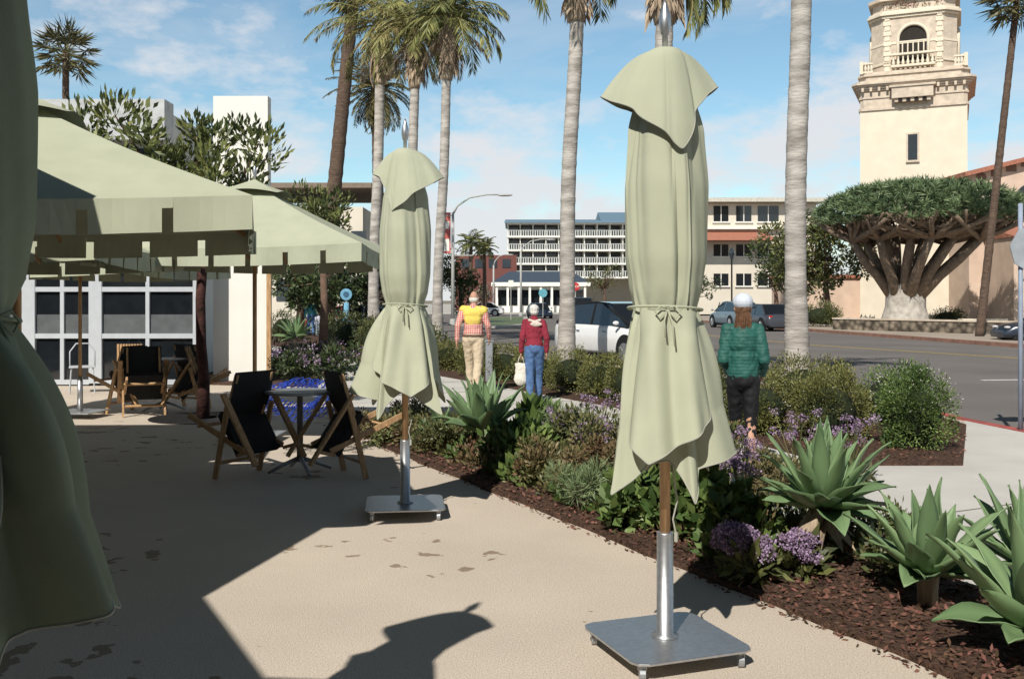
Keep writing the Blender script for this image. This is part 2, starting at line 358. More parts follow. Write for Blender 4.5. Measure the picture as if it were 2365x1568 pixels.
def closed_umbrella(label,x,y,rot,seed,base_rot=.3,flip=False,tie=-95,jit=0,hs=1.0,fab=None):
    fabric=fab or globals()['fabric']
    t=thing('closed_parasol',label,'umbrella',(x,y,0),group='closed sage parasols on wheeled bases')
    r=random.Random(seed); ph=[r.uniform(0,6.28) for _ in range(10)]
    s=.29; c=.06; poly=[(s,-s+c),(s,s-c),(s-c*.3,s-c*.3),(s-c,s),(-s+c,s),(-s+c*.3,s-c*.3),(-s,s-c),(-s,-s+c),(-s+c*.3,-s+c*.3),(-s+c,-s),(s-c,-s),(s-c*.3,-s+c*.3)]
    m=Matrix.Rotation(base_rot,4,'Z')
    MB().prism(poly,.075,.087).xf(m).build('base_plate',steel,t,bevel=.003)
    for sx in(-1,1):
        for sy in(-1,1):
            w=MB(); w.box((sx*(s-.05),sy*(s-.05),.06),(.03,.03,.03)); w.xf(m)
            q=m@Vector((sx*(s-.05),sy*(s-.05),.03)); w.tube([q-Vector((.012,0,0)),q+Vector((.012,0,0))],.03,14); w.build('caster',steelm,t)
    MB().lathe([(.06,.087),(.06,.095),(.038,.1),(.037,.55),(.036,.555)],24).build('sleeve',steel,t,smooth=True)
    MB().lathe([(.024,.5),(.024,2.70)],16).build('pole',wood,t,smooth=True)
    MB().lathe([(.012,2.70),(.014,2.79),(.02,2.80),(.028,2.84),(.026,2.88),(.012,2.93),(.004,2.955)],16).build('finial',steel,t,smooth=True)
    def jk(keys,aj,j1,j2):
        K=[[k[0]+r.uniform(-aj,aj)]+[k[1]*(1+r.uniform(-j1,j1)) if len(k)>2 else k[1]+r.uniform(-j2,j2)]+([k[2]+r.uniform(-j2,j2)] if len(k)>2 else []) for k in keys]
        K=[[(k[0]+rot)%360]+k[1:] for k in K]
        if flip: K=[[(180-k[0])%360]+k[1:] for k in K]
        return sorted(K)
    hem=[[k[0],k[1]*hs,k[2]] for k in jk(HEM,jit*6,jit*.1,jit*.05)]; hood=jk(HOOD,jit*6,jit*.12,jit*.04)
    sg_=-1 if flip else 1
    def crease(a,n,p): return 1-abs(math.sin((n*a+p)/2))**.7
    def top_r(a,z):
        hi=max(0,(z-1.56)/1.1); fz=min(1,abs(z-1.56)/.10); Rr=cat_interp(Rk,z)
        return max(.03,Rr*(1+.07*math.cos(4*a+ph[2]+.5*hi)*fz-.26*crease(a,4,ph[3]+1.5*z)*(.5+.5*math.sin(2.6*z+ph[8]))*fz-.14*crease(a,6,ph[6]-1.6*z)*fz*(.5+.5*math.sin(3.5*z+ph[9]))+.04*math.cos(7*a+ph[4]+2*z)+.03*(1.2-fz)*math.cos(17*a+ph[4])+.010*math.cos(23*a+ph[5]+6*z)))
    def surf(u,v):
        a=2*math.pi*u; ad=math.degrees(a)
        if v<.42:
            z=2.66-(2.66-1.56)*(v/.42); rr=top_r(a,z)
        else:
            w=(v-.42)/.58; hr,hz=ksm(hem,ad,2.5+6*(1-w)); z=1.56-(1.56-hz)*w; rt=top_r(a,1.56)
            g=w**.85; rr=rt*(1-g)+hr*g+.03*math.sin(math.pi*min(1,w*1.5))*(hr/.22-.6)
            rr*=1+(.04*math.cos(9*a+ph[3]+2.2*z)-.12*crease(a,7,ph[7]+1.6*z))*min(1,w*5)*(1-.45*w)+.012*math.cos(21*a+ph[5]+5*z)
        phi=a+sg_*.16*math.sin(4*a+ph[2]+1.1+.6*z)+.05*math.sin(9*a+ph[6]+2*z)
        return (rr*math.cos(phi),rr*math.sin(phi)*.95,z)
    cn=MB().grid(surf,340,110).build('canopy',fabric,t,smooth=True)
    MB().tube([Vector(surf(i/300,1)) for i in range(300)],.003,5,closed=True).build('hem_seam',seam,cn,smooth=True)
    a0,a1=205,335
    def tr(a): a=a+rot; return 180-a if flip else a
    fk=FLAP
    def fz_(a):
        for i in range(len(fk)-1):
            if fk[i][0]<=a<=fk[i+1][0]: q=(a-fk[i][0])/(fk[i+1][0]-fk[i][0]); return fk[i][1]*(1-q)+fk[i+1][1]*q
        return fk[-1][1]
    def flap(u,v):
        a=a0+(a1-a0)*u; hz=sum(fz_(min(a1,max(a0,a+d))) for d in(-1,0,1))/3; A=rad(tr(a)); z=1.555-(1.555-hz)*v; edge=math.sin(math.pi*u)
        drop=(1.56-z); rr=.150+.010+drop*.17*hs+.024*math.sin(u*15+ph[1])*min(1,v*4)+.014*math.sin(u*27+3*z)*v-.03*(1-min(1,edge*3))
        return (rr*math.cos(A),rr*math.sin(A),z)
    fl=MB().grid(flap,90,34,wrap=False).build('outer_fold',fabric,cn,smooth=True)
    MB().tube([Vector(flap(i/110,1)) for i in range(111)],.003,5).build('fold_seam',seam,fl,smooth=True)
    def hoodf(u,v):
        ad=360*u; er,ez=ksm(hood,ad,3+8*(1-v)); top=2.735
        if v<.3:
            q=v/.3; rr=.075*math.sin(q*math.pi/2); z=top-.02*(1-math.cos(q*math.pi/2))
        else:
            q=(v-.3)/.7; rr=.075+(er-.075)*q**.72; z=top-.02+(ez-top+.02)*(q**1.25)
        a=rad(ad); rr*=1-.10*v*crease(a,6,ph[1]+.5)*(1-.5*v)+.012*math.sin(13*a+ph[2])*v
        a+=.05*math.sin(8*a+ph[4])*v
        return (rr*math.cos(a),rr*math.sin(a),z)
    hd=MB().grid(hoodf,260,46).build('hood',fabric,t,smooth=True)
    MB().tube([Vector(hoodf(i/260,1)) for i in range(260)],.003,5,closed=True).build('hood_seam',seam,hd,smooth=True)
    mb=MB().tube([(.166*math.cos(2*math.pi*i/80),.162*math.sin(2*math.pi*i/80),1.56+.014*math.cos(2*math.pi*i/80+2)) for i in range(80)],.006,6,closed=True)
    T=Matrix.Rotation(rad(tie+90),4,'Z')
    kn=MB(); ky=-.168
    for sg in(-1,1): kn.tube([(0,ky,1.56),(sg*.03,ky-.012,1.575),(sg*.055,ky-.012,1.55),(sg*.035,ky-.012,1.52),(0,ky-.006,1.555)],.004,6)
    kn.tube([(0,ky,1.56),(.02,ky-.02,1.50),(.03,ky-.03,1.40)],.004,6); kn.tube([(0,ky,1.56),(-.015,ky-.02,1.51),(-.01,ky-.03,1.44)],.004,6)
    kn.xf(T); mb.add(kn.v,kn.f); mb.build('tie_cord',fabric,t,smooth=True)
    mb=MB().tube([(.03,-.03,.95),(.035,-.03,.8),(.05,-.03,.7),(.03,-.035,.62),(.045,-.03,.55)],.004,6); mb.tube([(.045,-.03,.56),(.045,-.03,.52)],.009,8); mb.build('pull_cord',seam,t)
    return t
closed_umbrella('tall closed sage parasol on a steel base beside the agaves, nearest the centre',.69,4.49,0,11,.35)
closed_umbrella('smaller looking closed sage parasol farther back beside the tipped chairs',-.80,7.45,8,24,.12,flip=True,jit=.5,tie=-85,hs=1.3)
closed_umbrella('closed sage parasol with shade painted into its fabric at the left edge of the photo',-1.34,2.34,0,37,.2,tie=-20,hs=1.55,fab=fabricShade)
closed_umbrella('unseen closed sage parasol added outside the left edge to shade its neighbour',-1.56,1.82,140,51,.2,jit=1)  # unseen parasol added on the sun side to shade the left edge one

def open_umbrella(label,x,y,rz,half=1.4,apex=2.85,fold=2.15,hem=1.97,slots=7):
    t=thing('open_parasol',label,'umbrella',(x,y,0),rz,group='open square sage parasols')
    cs=[(half,-half),(half,half),(-half,half),(-half,-half)]
    cn=MB(); va=MB()
    for k in range(4):
        a=Vector(cs[k]); b=Vector(cs[(k+1)%4])
        def f(u,v):
            p=a.lerp(b,u)*(v); sag=-.06*math.sin(math.pi*u)*v*v-.04*math.sin(math.pi*v)
            edge=1-.02*math.sin(math.pi*u)*v
            return (p.x*edge,p.y*edge,apex-.02+(fold-apex+.02)*v+sag*.8)
        cn.grid(f,20,16,wrap=False)
        n=(b-a).length; d=(b-a)/n; nr=Vector((d.y,-d.x))
        def top(u): return Vector(f(u,1))
        h1=.055; h2=fold-hem; sw_=.055/n
        for i in range(slots):
            u0=i/slots+(sw_/2 if i else 0); u1=(i+1)/slots-(sw_/2 if i<slots-1 else 0); K=6
            n3=Vector((nr.x,nr.y,0))
            for j in range(K):
                q0=u0+(u1-u0)*j/K;q1=u0+(u1-u0)*(j+1)/K
                p0=top(q0);p1=top(q1); w0=n3*.012*math.sin(q0*37+k);w1=n3*.012*math.sin(q1*37+k)
                va.add([p0,p1,p1-Vector((0,0,h2))+w1,p0-Vector((0,0,h2))+w0],[(0,1,2,3)])
            if i<slots-1:
                q0=u1;q1=(i+1)/slots+sw_/2; p0=top(q0);p1=top(q1); va.add([p0,p1,p1-Vector((0,0,h1)),p0-Vector((0,0,h1))],[(0,1,2,3)])
    co=cn.build('canopy',fabric,t,smooth=True)
    va.build('valance',fabric,co)
    vt=MB(); vh=.36
    for k in range(4):
        a=Vector(cs[k])/half*vh; b=Vector(cs[(k+1)%4])/half*vh
        def g(u,v):
            p=a.lerp(b,u)*v; arch=.045*math.sin(math.pi*u)*v*v
            return (p.x,p.y,apex+.03-(.19)*v+arch)
        vt.grid(g,14,8,wrap=False)
    vt.build('vent_cap',fabric,t,smooth=True)
    MB().lathe([(.024,.5),(.024,apex)],14).build('pole',wood,t,smooth=True)
    MB().lathe([(.016,apex),(.014,apex+.07),(.026,apex+.11),(.012,apex+.17),(.003,apex+.19)],12).build('finial',steel,t,smooth=True)
    for i in range(8):
        a=i*math.pi/4+math.pi/4; L=half*1.41 if i%2==0 else half
        e=Vector((math.cos(a)*L*.94,math.sin(a)*L*.94,fold-.03-(0 if i%2==0 else .07))); st=Vector((0,0,apex-.12)); rb=MB().bar(st,e,.022,.03).build('rib',wood,t)
        MB().bar(st.lerp(e,.5),(0,0,fold-.12),.016,.022).build('strut',wood,rb)
    MB().lathe([(.05,fold-.18),(.05,fold-.08)],12).build('hub',wood,t)
    MB().box((0,0,.08),(.58,.58,.012)).build('base_plate',steel,t,bevel=.003)
    MB().lathe([(.038,.087),(.036,.55)],16).build('sleeve',steel,t,smooth=True)
    return t
open_umbrella('near open square sage parasol at upper left with slotted valance',-3.12,6.28,rad(14),half=1.45,apex=2.90)
open_umbrella('farther open sage parasol in front of the leafy tree beside the closed one',-2.92,11.3,rad(-2),half=1.5,apex=2.94,fold=2.16,hem=1.98,slots=8)
open_umbrella('open sage parasol mostly hidden at far left, farthest back of all',-5.9,13.6,rad(-8),half=1.5,apex=2.75,fold=2.1,hem=1.92)
open_umbrella('open sage parasol tucked behind the near one, only its valance showing',-4.95,9.3,rad(5),half=1.5,apex=2.72,fold=2.10,hem=1.92)
open_umbrella('open sage parasol outside the left edge beyond the near one',-8.4,11.2,rad(0),half=1.5,apex=2.72,fold=2.10,hem=1.92)
t=thing('added_shade_slab','unseen added awning over the shaded left part of the plaza','light_blocker',(-4.5,1.5,0))  # unseen slab added, its outline shaped to cast the plaza shade
MB().prism([(-2.44,4.29),(-2.82,2.45),(-2.21,1.31),(-1.5,1.24),(-1.2,-1.5),(-8,-2.5),(-10.5,7.4),(-6.2,7.4),(-3.95,6.9),(-3.5,5.6)],2.9,2.93).build('blocker_slab',M('dark_blocker_cloth',(.10,.12,.08)),t,world=True)
for q in((-9.8,6.8),(-7.6,-2.2)): MB().tube([(q[0],q[1],0),(q[0],q[1],2.9)],.04,10).build('post',steelm,t,world=True)
t=thing('sky_blocker','unseen brown walls added behind and left of the viewer to block sky light','building',(-6,-8,0))  # unseen dark walls added to cut the sky light on the plaza
bw_=M('brown_wall',(.09,.07,.055))
MB().box((-2,-11,4.0),(36,6,8)).build('wall',bw_,t,world=True); MB().box((-15.5,0,3.5),(5,20,7)).build('side_blocker',bw_,t,world=True)

# ---------------------------------------------------------------- chairs and tables
def sling_chair(label,loc,az,tilt):
    t=thing('folding_chair',label,'chair',loc,group='folding wooden chairs tipped against tables')
    m=Matrix.Rotation(az,4,'Z')@Matrix.Rotation(-tilt,4,'X')
    def B(name,mb,mat,par=t,sm=False): return mb.xf(m).build(name,mat,par,smooth=sm)
    w=.27
    for s in(-1,1):
        B('leg',MB().bar((s*w,0,0),(s*w,-.46,.50),.026,.046),wood); B('leg',MB().bar((s*(w-.03),-.66,0),(s*(w-.03),-.04,.42),.026,.046),wood)
        B('armrest',MB().bar((s*(w+.03),.16,.54),(s*(w+.03),-.56,.54),.06,.024),wood)
        B('back_post',MB().bar((s*(w-.06),-.38,.34),(s*(w-.06),-.66,.70),.024,.036),wood)
        B('arm_post',MB().bar((s*(w+.01),-.03,.38),(s*(w+.01),.02,.53),.022,.03),wood)
    B('stretcher',MB().bar((-w,-.1,.11),(w,-.1,.11),.02,.035),wood); B('stretcher',MB().bar((-w,-.5,.08),(w,-.5,.08),.02,.035),wood)
    B('seat',MB().grid(lambda u,v:((u-.5)*.5,-.02-.46*v,.415-.05*math.sin(math.pi*v)-.05*v),6,10,wrap=False),blackfab,sm=True)
    B('backrest',MB().grid(lambda u,v:((u-.5)*.48,-.41-.26*v+.03*math.sin(math.pi*v),.38+.34*v),6,10,wrap=False),blackfab,sm=True)
    B('seat_pad',MB().box((0,-.25,.355),(.50,.42,.06)),blackfab)
    return t
def round_table(label,x,y):
    t=thing('round_table',label,'table',(x,y,0),group='round grey metal patio tables')
    MB().lathe([(.31,.735),(.325,.74),(.325,.755),(.31,.76)],40).build('tabletop',steelm,t,smooth=False)
    MB().lathe([(.03,.1),(.028,.72),(.08,.735)],16).build('pedestal',steelm,t,smooth=True)
    for k in range(4):
        a=k*math.pi/2+.5; MB().tube([(0,0,.14),(math.cos(a)*.14,math.sin(a)*.14,.09),(math.cos(a)*.3,math.sin(a)*.3,.02)],[.022,.018,.014],8).build('foot',steelm,t,smooth=True)
    return t
TX,TY=-1.97,9.25
round_table('round grey metal cafe table between the two front tipped chairs',TX,TY)
def around(cx,cy,a,dist,label,tilt=.85,tw=0):
    loc=(cx+math.cos(a)*dist,cy+math.sin(a)*dist,0.0); az=a+math.pi/2+tw
    return sling_chair(label,loc,az,tilt)
around(TX,TY,rad(192),.56,'black sling chair tipped against the left side of the front cafe table',.98,-.75)
around(TX,TY,rad(-12),.54,'black sling chair tipped against the right side of the front cafe table',.98,.75)
TX2,TY2=-5.0,14.3
round_table('round grey metal cafe table by the red trunk, ringed by tipped chairs',TX2,TY2)
for a,l,tw in((185,'left',-.4),(265,'front',.5),(350,'right',.4),(60,'back',0)): around(TX2,TY2,rad(a),.62,'black sling chair tipped against the %s of the far cafe table'%l,1.0,tw)
t=MB()
for k in range(6):
    pts=[]; ph=R.uniform(0,6); c0=(-2.20+R.uniform(-.08,.08),10.2+R.uniform(-.15,.15),.60)
    for i in range(220):
        s=i/220*6.28; rr=.30+.05*math.sin(3*s+ph); q=.032
        pts.append((c0[0]+rr*math.cos(s+ph)*1.15+q*math.cos(i*.9),c0[1]+.2*math.sin(s*2+ph)+q*math.sin(i*.9),c0[2]+.19*math.sin(s+ph)*(.4+.6*k/5)+q*math.sin(i*.9+1)))
    t.tube(pts,.0045,5,closed=True)
tag(t.build('rope_light',M('blue_cord',(.02,.06,.40),rough=.4,var=.2),smooth=True),'tangle of blue rope light behind the front cafe table','light')

# ---------------------------------------------------------------- left restaurant building
t=thing('restaurant_building','white low restaurant building with grey framed glass doors at the left','building',(-9,18.7,0))
MB().box((-10.9,22.6,2.6),(8.6,7.6,5.2)).build('wall',whitew,t,world=True)
MB().box((-10.9,18.72,4.95),(8.9,.5,.75)).build('roof_fascia',M('grey_fascia',(.50,.51,.51)),t,world=True)
MB().box((-10.9,18.75,3.9),(8.5,.06,1.1)).build('clerestory_glass',glass,t,world=True)
MB().box((-10.9,18.6,3.15),(8.6,.34,.4)).build('door_header',alu,t,world=True)
blind=M('grey_roller_blind',(.10,.11,.115),rough=.6)
xs=[XX(p,18.6) for p in(-330,-190,-60,68,222,462)]
for i in range(len(xs)-1):
    a,b=xs[i],xs[i+1]; d=MB()
    d.box((a+.06,18.6,1.5),(.12,.1,2.9)); d.box((b-.06,18.6,1.5),(.12,.1,2.9))
    for z in(.07,.93,1.80,2.25,2.88): d.box(((a+b)/2,18.6,z),(b-a-.24,.08,.09))
    d.box(((a+b)/2,18.6,1.45),(.07,.075,2.7))
    dr=d.build('door',alu,t,world=True); MB().box(((a+b)/2,18.63,1.45),(b-a-.2,.02,2.8)).build('pane',glass,dr,world=True)
    MB().box(((a+b)/2,18.612,1.15),(b-a-.26,.01,.36)).build('blind',blind,dr,world=True)
Yp=19.35
wl=thing('white_end_wall','tall white end wall panel of the restaurant with timber edge trim','wall',(-5.9,Yp,0))
MB().box(((XX(492,Yp)+XX(618,Yp))/2,Yp+.14,ZZ(222,Yp)/2),((618-492)/F*Yp,.26,ZZ(222,Yp))).build('panel',whitew,wl,world=True)
MB().box((XX(622,Yp),Yp-.02,1.13),(.085,.08,2.2)).build('timber_trim',wood,wl,world=True)
t=thing('slatted_planter','small timber slatted planter box by the glass doors','planter',(XX(307,17.6),17.6,0))
for k in range(9): MB().box((-.2+k*.05,-.15,.42),(.035,.03,.82)).build('slat',wood,t)
MB().box((0,0,.4),(.4,.27,.78)).build('liner',darkgap,t)
t=thing('metal_chair','light metal chair standing in front of the glass doors','chair',(XX(190,17.2),17.2,0),.4)
for sx in(-1,1):
    for sy in(-1,1): MB().tube([(sx*.2,sy*.2,0),(sx*.17,sy*.17,.44)],.012,6).build('leg',alu,t)
MB().box((0,0,.45),(.42,.42,.025)).build('seat',alu,t,bevel=.01); MB().tube([(-.2,.2,.45),(-.2,.24,.7),(-.1,.26,.84),(.1,.26,.84),(.2,.24,.7),(.2,.2,.45)],.012,6).build('backrest',alu,t,smooth=True)

# ---------------------------------------------------------------- trees left
bx,by=XX(468,13.5),13.5
tree('leafy_tree','leafy flowering tree with reddish trunk in front of the white restaurant','tree',(bx,by,0),[(0,0,0),(.02,0,.5),(-.02,0,1.0),(-.03,0,1.6),(.01,0,2.3)],[.095,.075,.068,.064,.07],((-.62,0,3.25),(1.65,1.0,1.0)),oleL,6200,.14,.05,barkred,limbs=20,k=64,cr=.30,up=1.0)
tg=thing('tree_grate','round dark tree grate ring around the reddish trunk','grate',(bx,by,0)); MB().lathe([(.7,.0),(.7,.012),(.2,.012),(.2,.0)],32).build('grate_ring',rubber,tg)
tree('leafy_tree','smaller leafy tree behind the far open parasol','tree',Vector((XX(745,27),27,0)),[(0,0,0),(.05,0,1.5),(0,0,3)],[.14,.1,.08],((0,0,4.0),(.9,.8,.8)),oleL,1700,.17,.06,bark,k=24,cr=.36,up=.9)
for px,Y,w,h0,h1,lab in((690,44,2.0,1.2,3.4,'dark broad tree behind the walking couple, leftmost'),(760,47,2.2,1.0,3.6,'dark broad tree left of the blue round sign'),(840,50,2.0,1.2,3.5,'dark broad tree behind the leaning palm'),(1062,72,1.7,.5,5.6,'dense dark tree beside the street lamp')):
    tree('broad_tree',lab,'tree',(XX(px,Y),Y,0),[(0,0,0),(.1,0,h0),(0,0,(h0+h1)/2)],[.25,.18,.12],((0,0,(h0+h1)/2),(w*.9,w*.8,(h1-h0)/2)),darkL,3200,.22,.1,bark,k=34,cr=.55)
t=thing('apartment_block','cream flat roofed apartment block behind the left trees','building',(XX(745,60),62,0))
xa,xb=XX(560,60),XX(838,60)
MB().box(((xa+xb)/2,64,3.6),(xb-xa,8,7.2)).build('wall',creamw,t,world=True)
MB().box(((xa+xb)/2+.2,63.8,ZZ(432,60)),(xb-xa+.9,9.4,.3)).build('roof',M('brown_eave',(.22,.17,.13)),t,world=True)
for i in range(5):
    for j in range(2): MB().box((xa+1+i*1.5,59.96,2.2+j*2.9),(.9,.06,1.3)).build('window',glassB,t,world=True)

# ---------------------------------------------------------------- palms
def king_palm(label,px,Y,ytop,r0=.2,lean=0,nf=15,fl=2.6,seed=1,leafmat=None,az=None,e=(1.2,-.9),dead=0,droop=1.5):
    x=XX(px,Y); ht=ZZ(ytop,Y); t=thing('palm_tree',label,'palm tree',(x,Y,0),group='king palms along the kerb')
    pts=[];rr=[]; K=90
    for i in range(K+1):
        s=i/K; pts.append((lean*s**1.3+.03*math.sin(s*9+seed),0,ht*s)); q=r0*(1.18-.25*min(1,s*6)-.12*s)
        q*=1+.02*math.sin(i*2.3+seed)+(.035 if i%4==0 else 0); rr.append(q)
    MB().tube(pts,rr,16).build('trunk',barkG,t,smooth=True)
    sp=[];sr=[]
    for i in range(16):
        s=i/15; z=ht*.83+(ht*.20)*s; sp.append((lean*min(1,(z/ht))**1.3,0,z)); sr.append(r0*(.92+.58*math.sin(math.pi*min(1,s*.75+.05))*(1+.15*math.sin(i*1.9+seed)))*(1 if s<.8 else .75))
    MB().tube(sp,sr,12).build('sheath',sheathM,t,smooth=True)
    n=130; a=rng.random(n)*6.28; p=np.stack([lean*.93+np.cos(a)*r0*1.3,np.sin(a)*r0*1.3,ht*(.87+.13*rng.random(n))],1); d=np.stack([np.cos(a)*.3,np.sin(a)*.3,-np.ones(n)],1)
    leafobj('sheath_strips',p,d,.45,.10,sheathM,t)
    p,d,LL,rc=frondset((lean,0,ht*1.02),nf,fl,e[0],e[1],droop,ll=.42,hang=.55,seed=seed,az=az)
    leafobj('crown',p,d,LL,.045,leafmat or palmleaf,t,droop=.15); rc.build('frond_stems',palmdry,t,smooth=True)
    if dead:
        p,d,LL,rc=frondset((lean,0,ht*1.0),dead,fl*.7,-.3,-1.2,.8,ll=.32,hang=.9,seed=seed+50); leafobj('dry_fronds',p,d,LL,.035,sheathM,t,droop=.2)
    return t
king_palm('tall grey palm trunk right of the nearest parasol, beside the woman in green',1838,17.2,-520,r0=.20,lean=.12,seed=2,nf=12,fl=2.2)
king_palm('palm directly behind the top of the nearest parasol',1535,20.7,-110,r0=.22,seed=5,nf=9,fl=2.3,e=(.7,-.7),az=[5,-12,20,-30,12,0,30,-8,16])
king_palm('grey palm trunk right of the woman in the red sweater',1305,24.3,-110,r0=.205,lean=.33,seed=7,nf=14,fl=2.2,e=(1.2,-.5))
king_palm('slim grey palm right of the far closed parasol',1010,34,60,r0=.185,lean=.42,seed=9,nf=28,fl=2.5,leafmat=palmleaf,e=(1.4,-.2),dead=5)
king_palm('palm with swollen brown sheath directly behind the far closed parasol',952,36.5,85,r0=.2,lean=.1,seed=12,nf=28,fl=2.6,leafmat=palmdry,e=(1.35,-.3),dead=5)
king_palm('palm left of the far closed parasol with yellow fronds',862,40,75,r0=.23,lean=.35,seed=15,nf=32,fl=3.4,leafmat=palmdry,e=(1.3,-.3),dead=6)
def dark_palm(label,px,Y,pxtop,ytop,r0,fan=True,seed=3,n=40,R0=1.6,low=-1.1,ll=.9,mat=None):
    t=thing('palm_tree',label,'palm tree',(XX(px,Y),Y,0)); dx=XX(pxtop,Y)-XX(px,Y); ht=ZZ(ytop,Y); K=60
    MB().tube([(dx*(i/K),0,ht*i/K) for i in range(K+1)],[r0*(1.1-.3*i/K)*(1+.05*math.sin(i*2.6)) for i in range(K+1)],12).build('trunk',barkB,t,smooth=True)
    if fan:
        p,d,rc=fanset((dx,0,ht),n,R0,seed,ll=ll,low=low); leafobj('crown',p,d,ll,.10,mat or palmdark,t); rc.build('leaf_stems',palmdry,t)
    else:
        p,d,LL,rc=frondset((dx,0,ht),n,R0,1.3,low,1.0,steps=24,ll=.38,hang=.25,seed=seed); leafobj('crown',p,d,LL,.05,mat or palmdark,t); rc.build('frond_stems',palmdark,t)
    return t
dark_palm('tall dark leaning palm trunk crossing the sky left of the yellow palms',738,45,822,-60,.34,seed=4,n=34,R0=2,low=-1.3,ll=1.1)
dark_palm('date palm with dark drooping fronds behind the yellow palms',880,60,868,205,.35,fan=False,seed=8,n=64,R0=3.0,low=-1.4,mat=leafM('date_palm_leaf',(.10,.10,.04),c2=(.20,.17,.07)))
dark_palm('fan palm standing behind the restaurant roof at far upper left',150,55,152,125,.22,seed=6,n=38,R0=1.7,low=-.9,ll=1.0)
dark_palm('very tall thin leaning palm at the right edge beside the church',2262,44,2350,-10,.17,seed=10,n=40,R0=1.5,low=-1.2,ll=1.0)
dark_palm('small distant palm above the dark tree by the street lamp',1085,95,1088,560,.2,fan=False,seed=11,n=22,R0=1.8,low=-.5,mat=palmleaf)
dark_palm('small distant palm right of its twin above the dark tree',1120,98,1118,572,.2,fan=False,seed=17,n=20,R0=1.6,low=-.5,mat=palmleaf)

# ---------------------------------------------------------------- hedges
def mound(name,label,x,y,r,h,leaf,n,L,W,flowers=0,group=None,cat='shrub',core=.66,boxy=False):
    t=thing(name,label,cat,(x,y,0),group=group); rx,ry=(r if hasattr(r,'__len__') else (r,r))
    def sh(q): return q/((np.abs(q)**3.6).sum(1,keepdims=True)**(1/3.6)) if boxy else q
    MB().ell((0,0,h*.42),(rx*core,ry*core,h*.5*core),16,10).build('shade_core',coreM,t,smooth=True)  # solid dark core stands in for shade inside the foliage
    k=60; cd=rdir(k); cc=np.array([0,0,h*.48])+sh(cd)*np.array([rx*.80,ry*.80,h*.42])*rng.uniform(.80,1.03,(k,1)); idx=rng.integers(0,k,n); ld=rdir(n)
    p=cc[idx]+ld*np.array([rx,ry,h*.8])*.24*rng.uniform(.3,1.1,(n,1)); p[:,2]=np.maximum(p[:,2],.03); d=ld+.8*cd[idx]+np.array([0,0,.6])
    leafobj('foliage',p,d,L,W,leaf,t)
    if flowers:
        fd=rdir(flowers); fd[:,2]=np.abs(fd[:,2]); p=np.array([0,0,h*.5])+sh(fd)*np.array([rx*1.0,ry*1.0,h*.52]); leafobj('blossoms',p,rdir(flowers),.016,.014,whiteL,t)
    return t
hg='clipped rounded hedge shrubs in the kerbside bed'
mound('hedge_shrub','rounded clipped hedge shrub with white blossoms at the right end of the row',4.33,10.7,(.40,.46),.86,lushL,9000,.034,.015,flowers=200,group=hg,boxy=True)
mound('hedge_shrub','broad clipped hedge shrub second from the right end',3.58,11.3,(.48,.5),.80,hedgeL,9000,.034,.014,flowers=60,group=hg,boxy=True)
mound('hedge_shrub','clipped hedge shrub left of the broad one behind the big agave',2.95,11.8,(.45,.45),.74,hedgeL,8000,.034,.014,flowers=40,group=hg,boxy=True)
mound('hedge_shrub','clipped hedge shrub behind the right end pair',4.9,12.8,(.5,.5),.8,lushL,3600,.045,.018,flowers=60,group=hg,boxy=True)
mound('hedge_shrub','clipped hedge shrub at the foot of the tallest palm trunk',4.2,14.2,(.6,.5),.82,hedgeL,4200,.045,.018,group=hg,boxy=True)
hs=[(13.3,5.3),(14.3,5.4),(15.3,5.4),(16.2,5.5),(17.2,5.5),(18.4,5.5),(19.6,5.5),(21.0,5.6),(22.5,5.7)]
names=['behind the nearest parasol','just left of the nearest parasol','right of the grey palm base','at the grey palm base','just right of the woman in red','between the two walkers','right behind the man in yellow','just left of the man in yellow','behind the far closed parasol']
for (Y,dx),nm in zip(hs,names): mound('hedge_shrub','clipped hedge shrub '+nm,lineX(Y,dx+.1),Y,(.48,.5),.74+R.uniform(-.05,.08),hedgeL,3800,.043,.019,group=hg,boxy=True)
for i,(Y,dx,h) in enumerate(((25,6.0,1.0),(27.5,6.2,1.2),(30.5,6.4,1.2),(33.5,7.0,1.2))):
    mound('round_shrub','loose green shrub %s along the far path'%(['nearest','second','third','farthest'][i]),lineX(Y,dx),Y,(1.0,1.0),h,midL,3000,.08,.035,group='loose shrubs along the far path')
mound('round_shrub','green shrub in front of the dark trees left of the strolling pair',XX(655,38),38,(.6,.6),1.2,midL,1800,.09,.03)
for i,(px,py) in enumerate(((650,850),(700,838),(750,842),(790,860),(690,870))):
    Y=CAM*F/(py+18-HZ); x=XX(px,Y)
    t=thing('flowering_shrub',['purple flowering shrub leftmost behind the red trunk','purple flowering shrub second from left behind the chairs','purple flowering shrub in the middle of the corner bed','purple flowering shrub beside the far closed parasol','low purple flowering shrub at front of the corner bed'][i],'shrub',(x,Y,0),group='purple shrubs in the corner bed')
    p,d,_=clumps((0,0,.35),(.5,.4,.3),14,.2,1100); leafobj('foliage',p,d,.1,.035,darkL,t); p,d,_=clumps((0,0,.5),(.5,.4,.28),12,.09,260); leafobj('blossoms',p,d,.045,.025,purpleL,t)

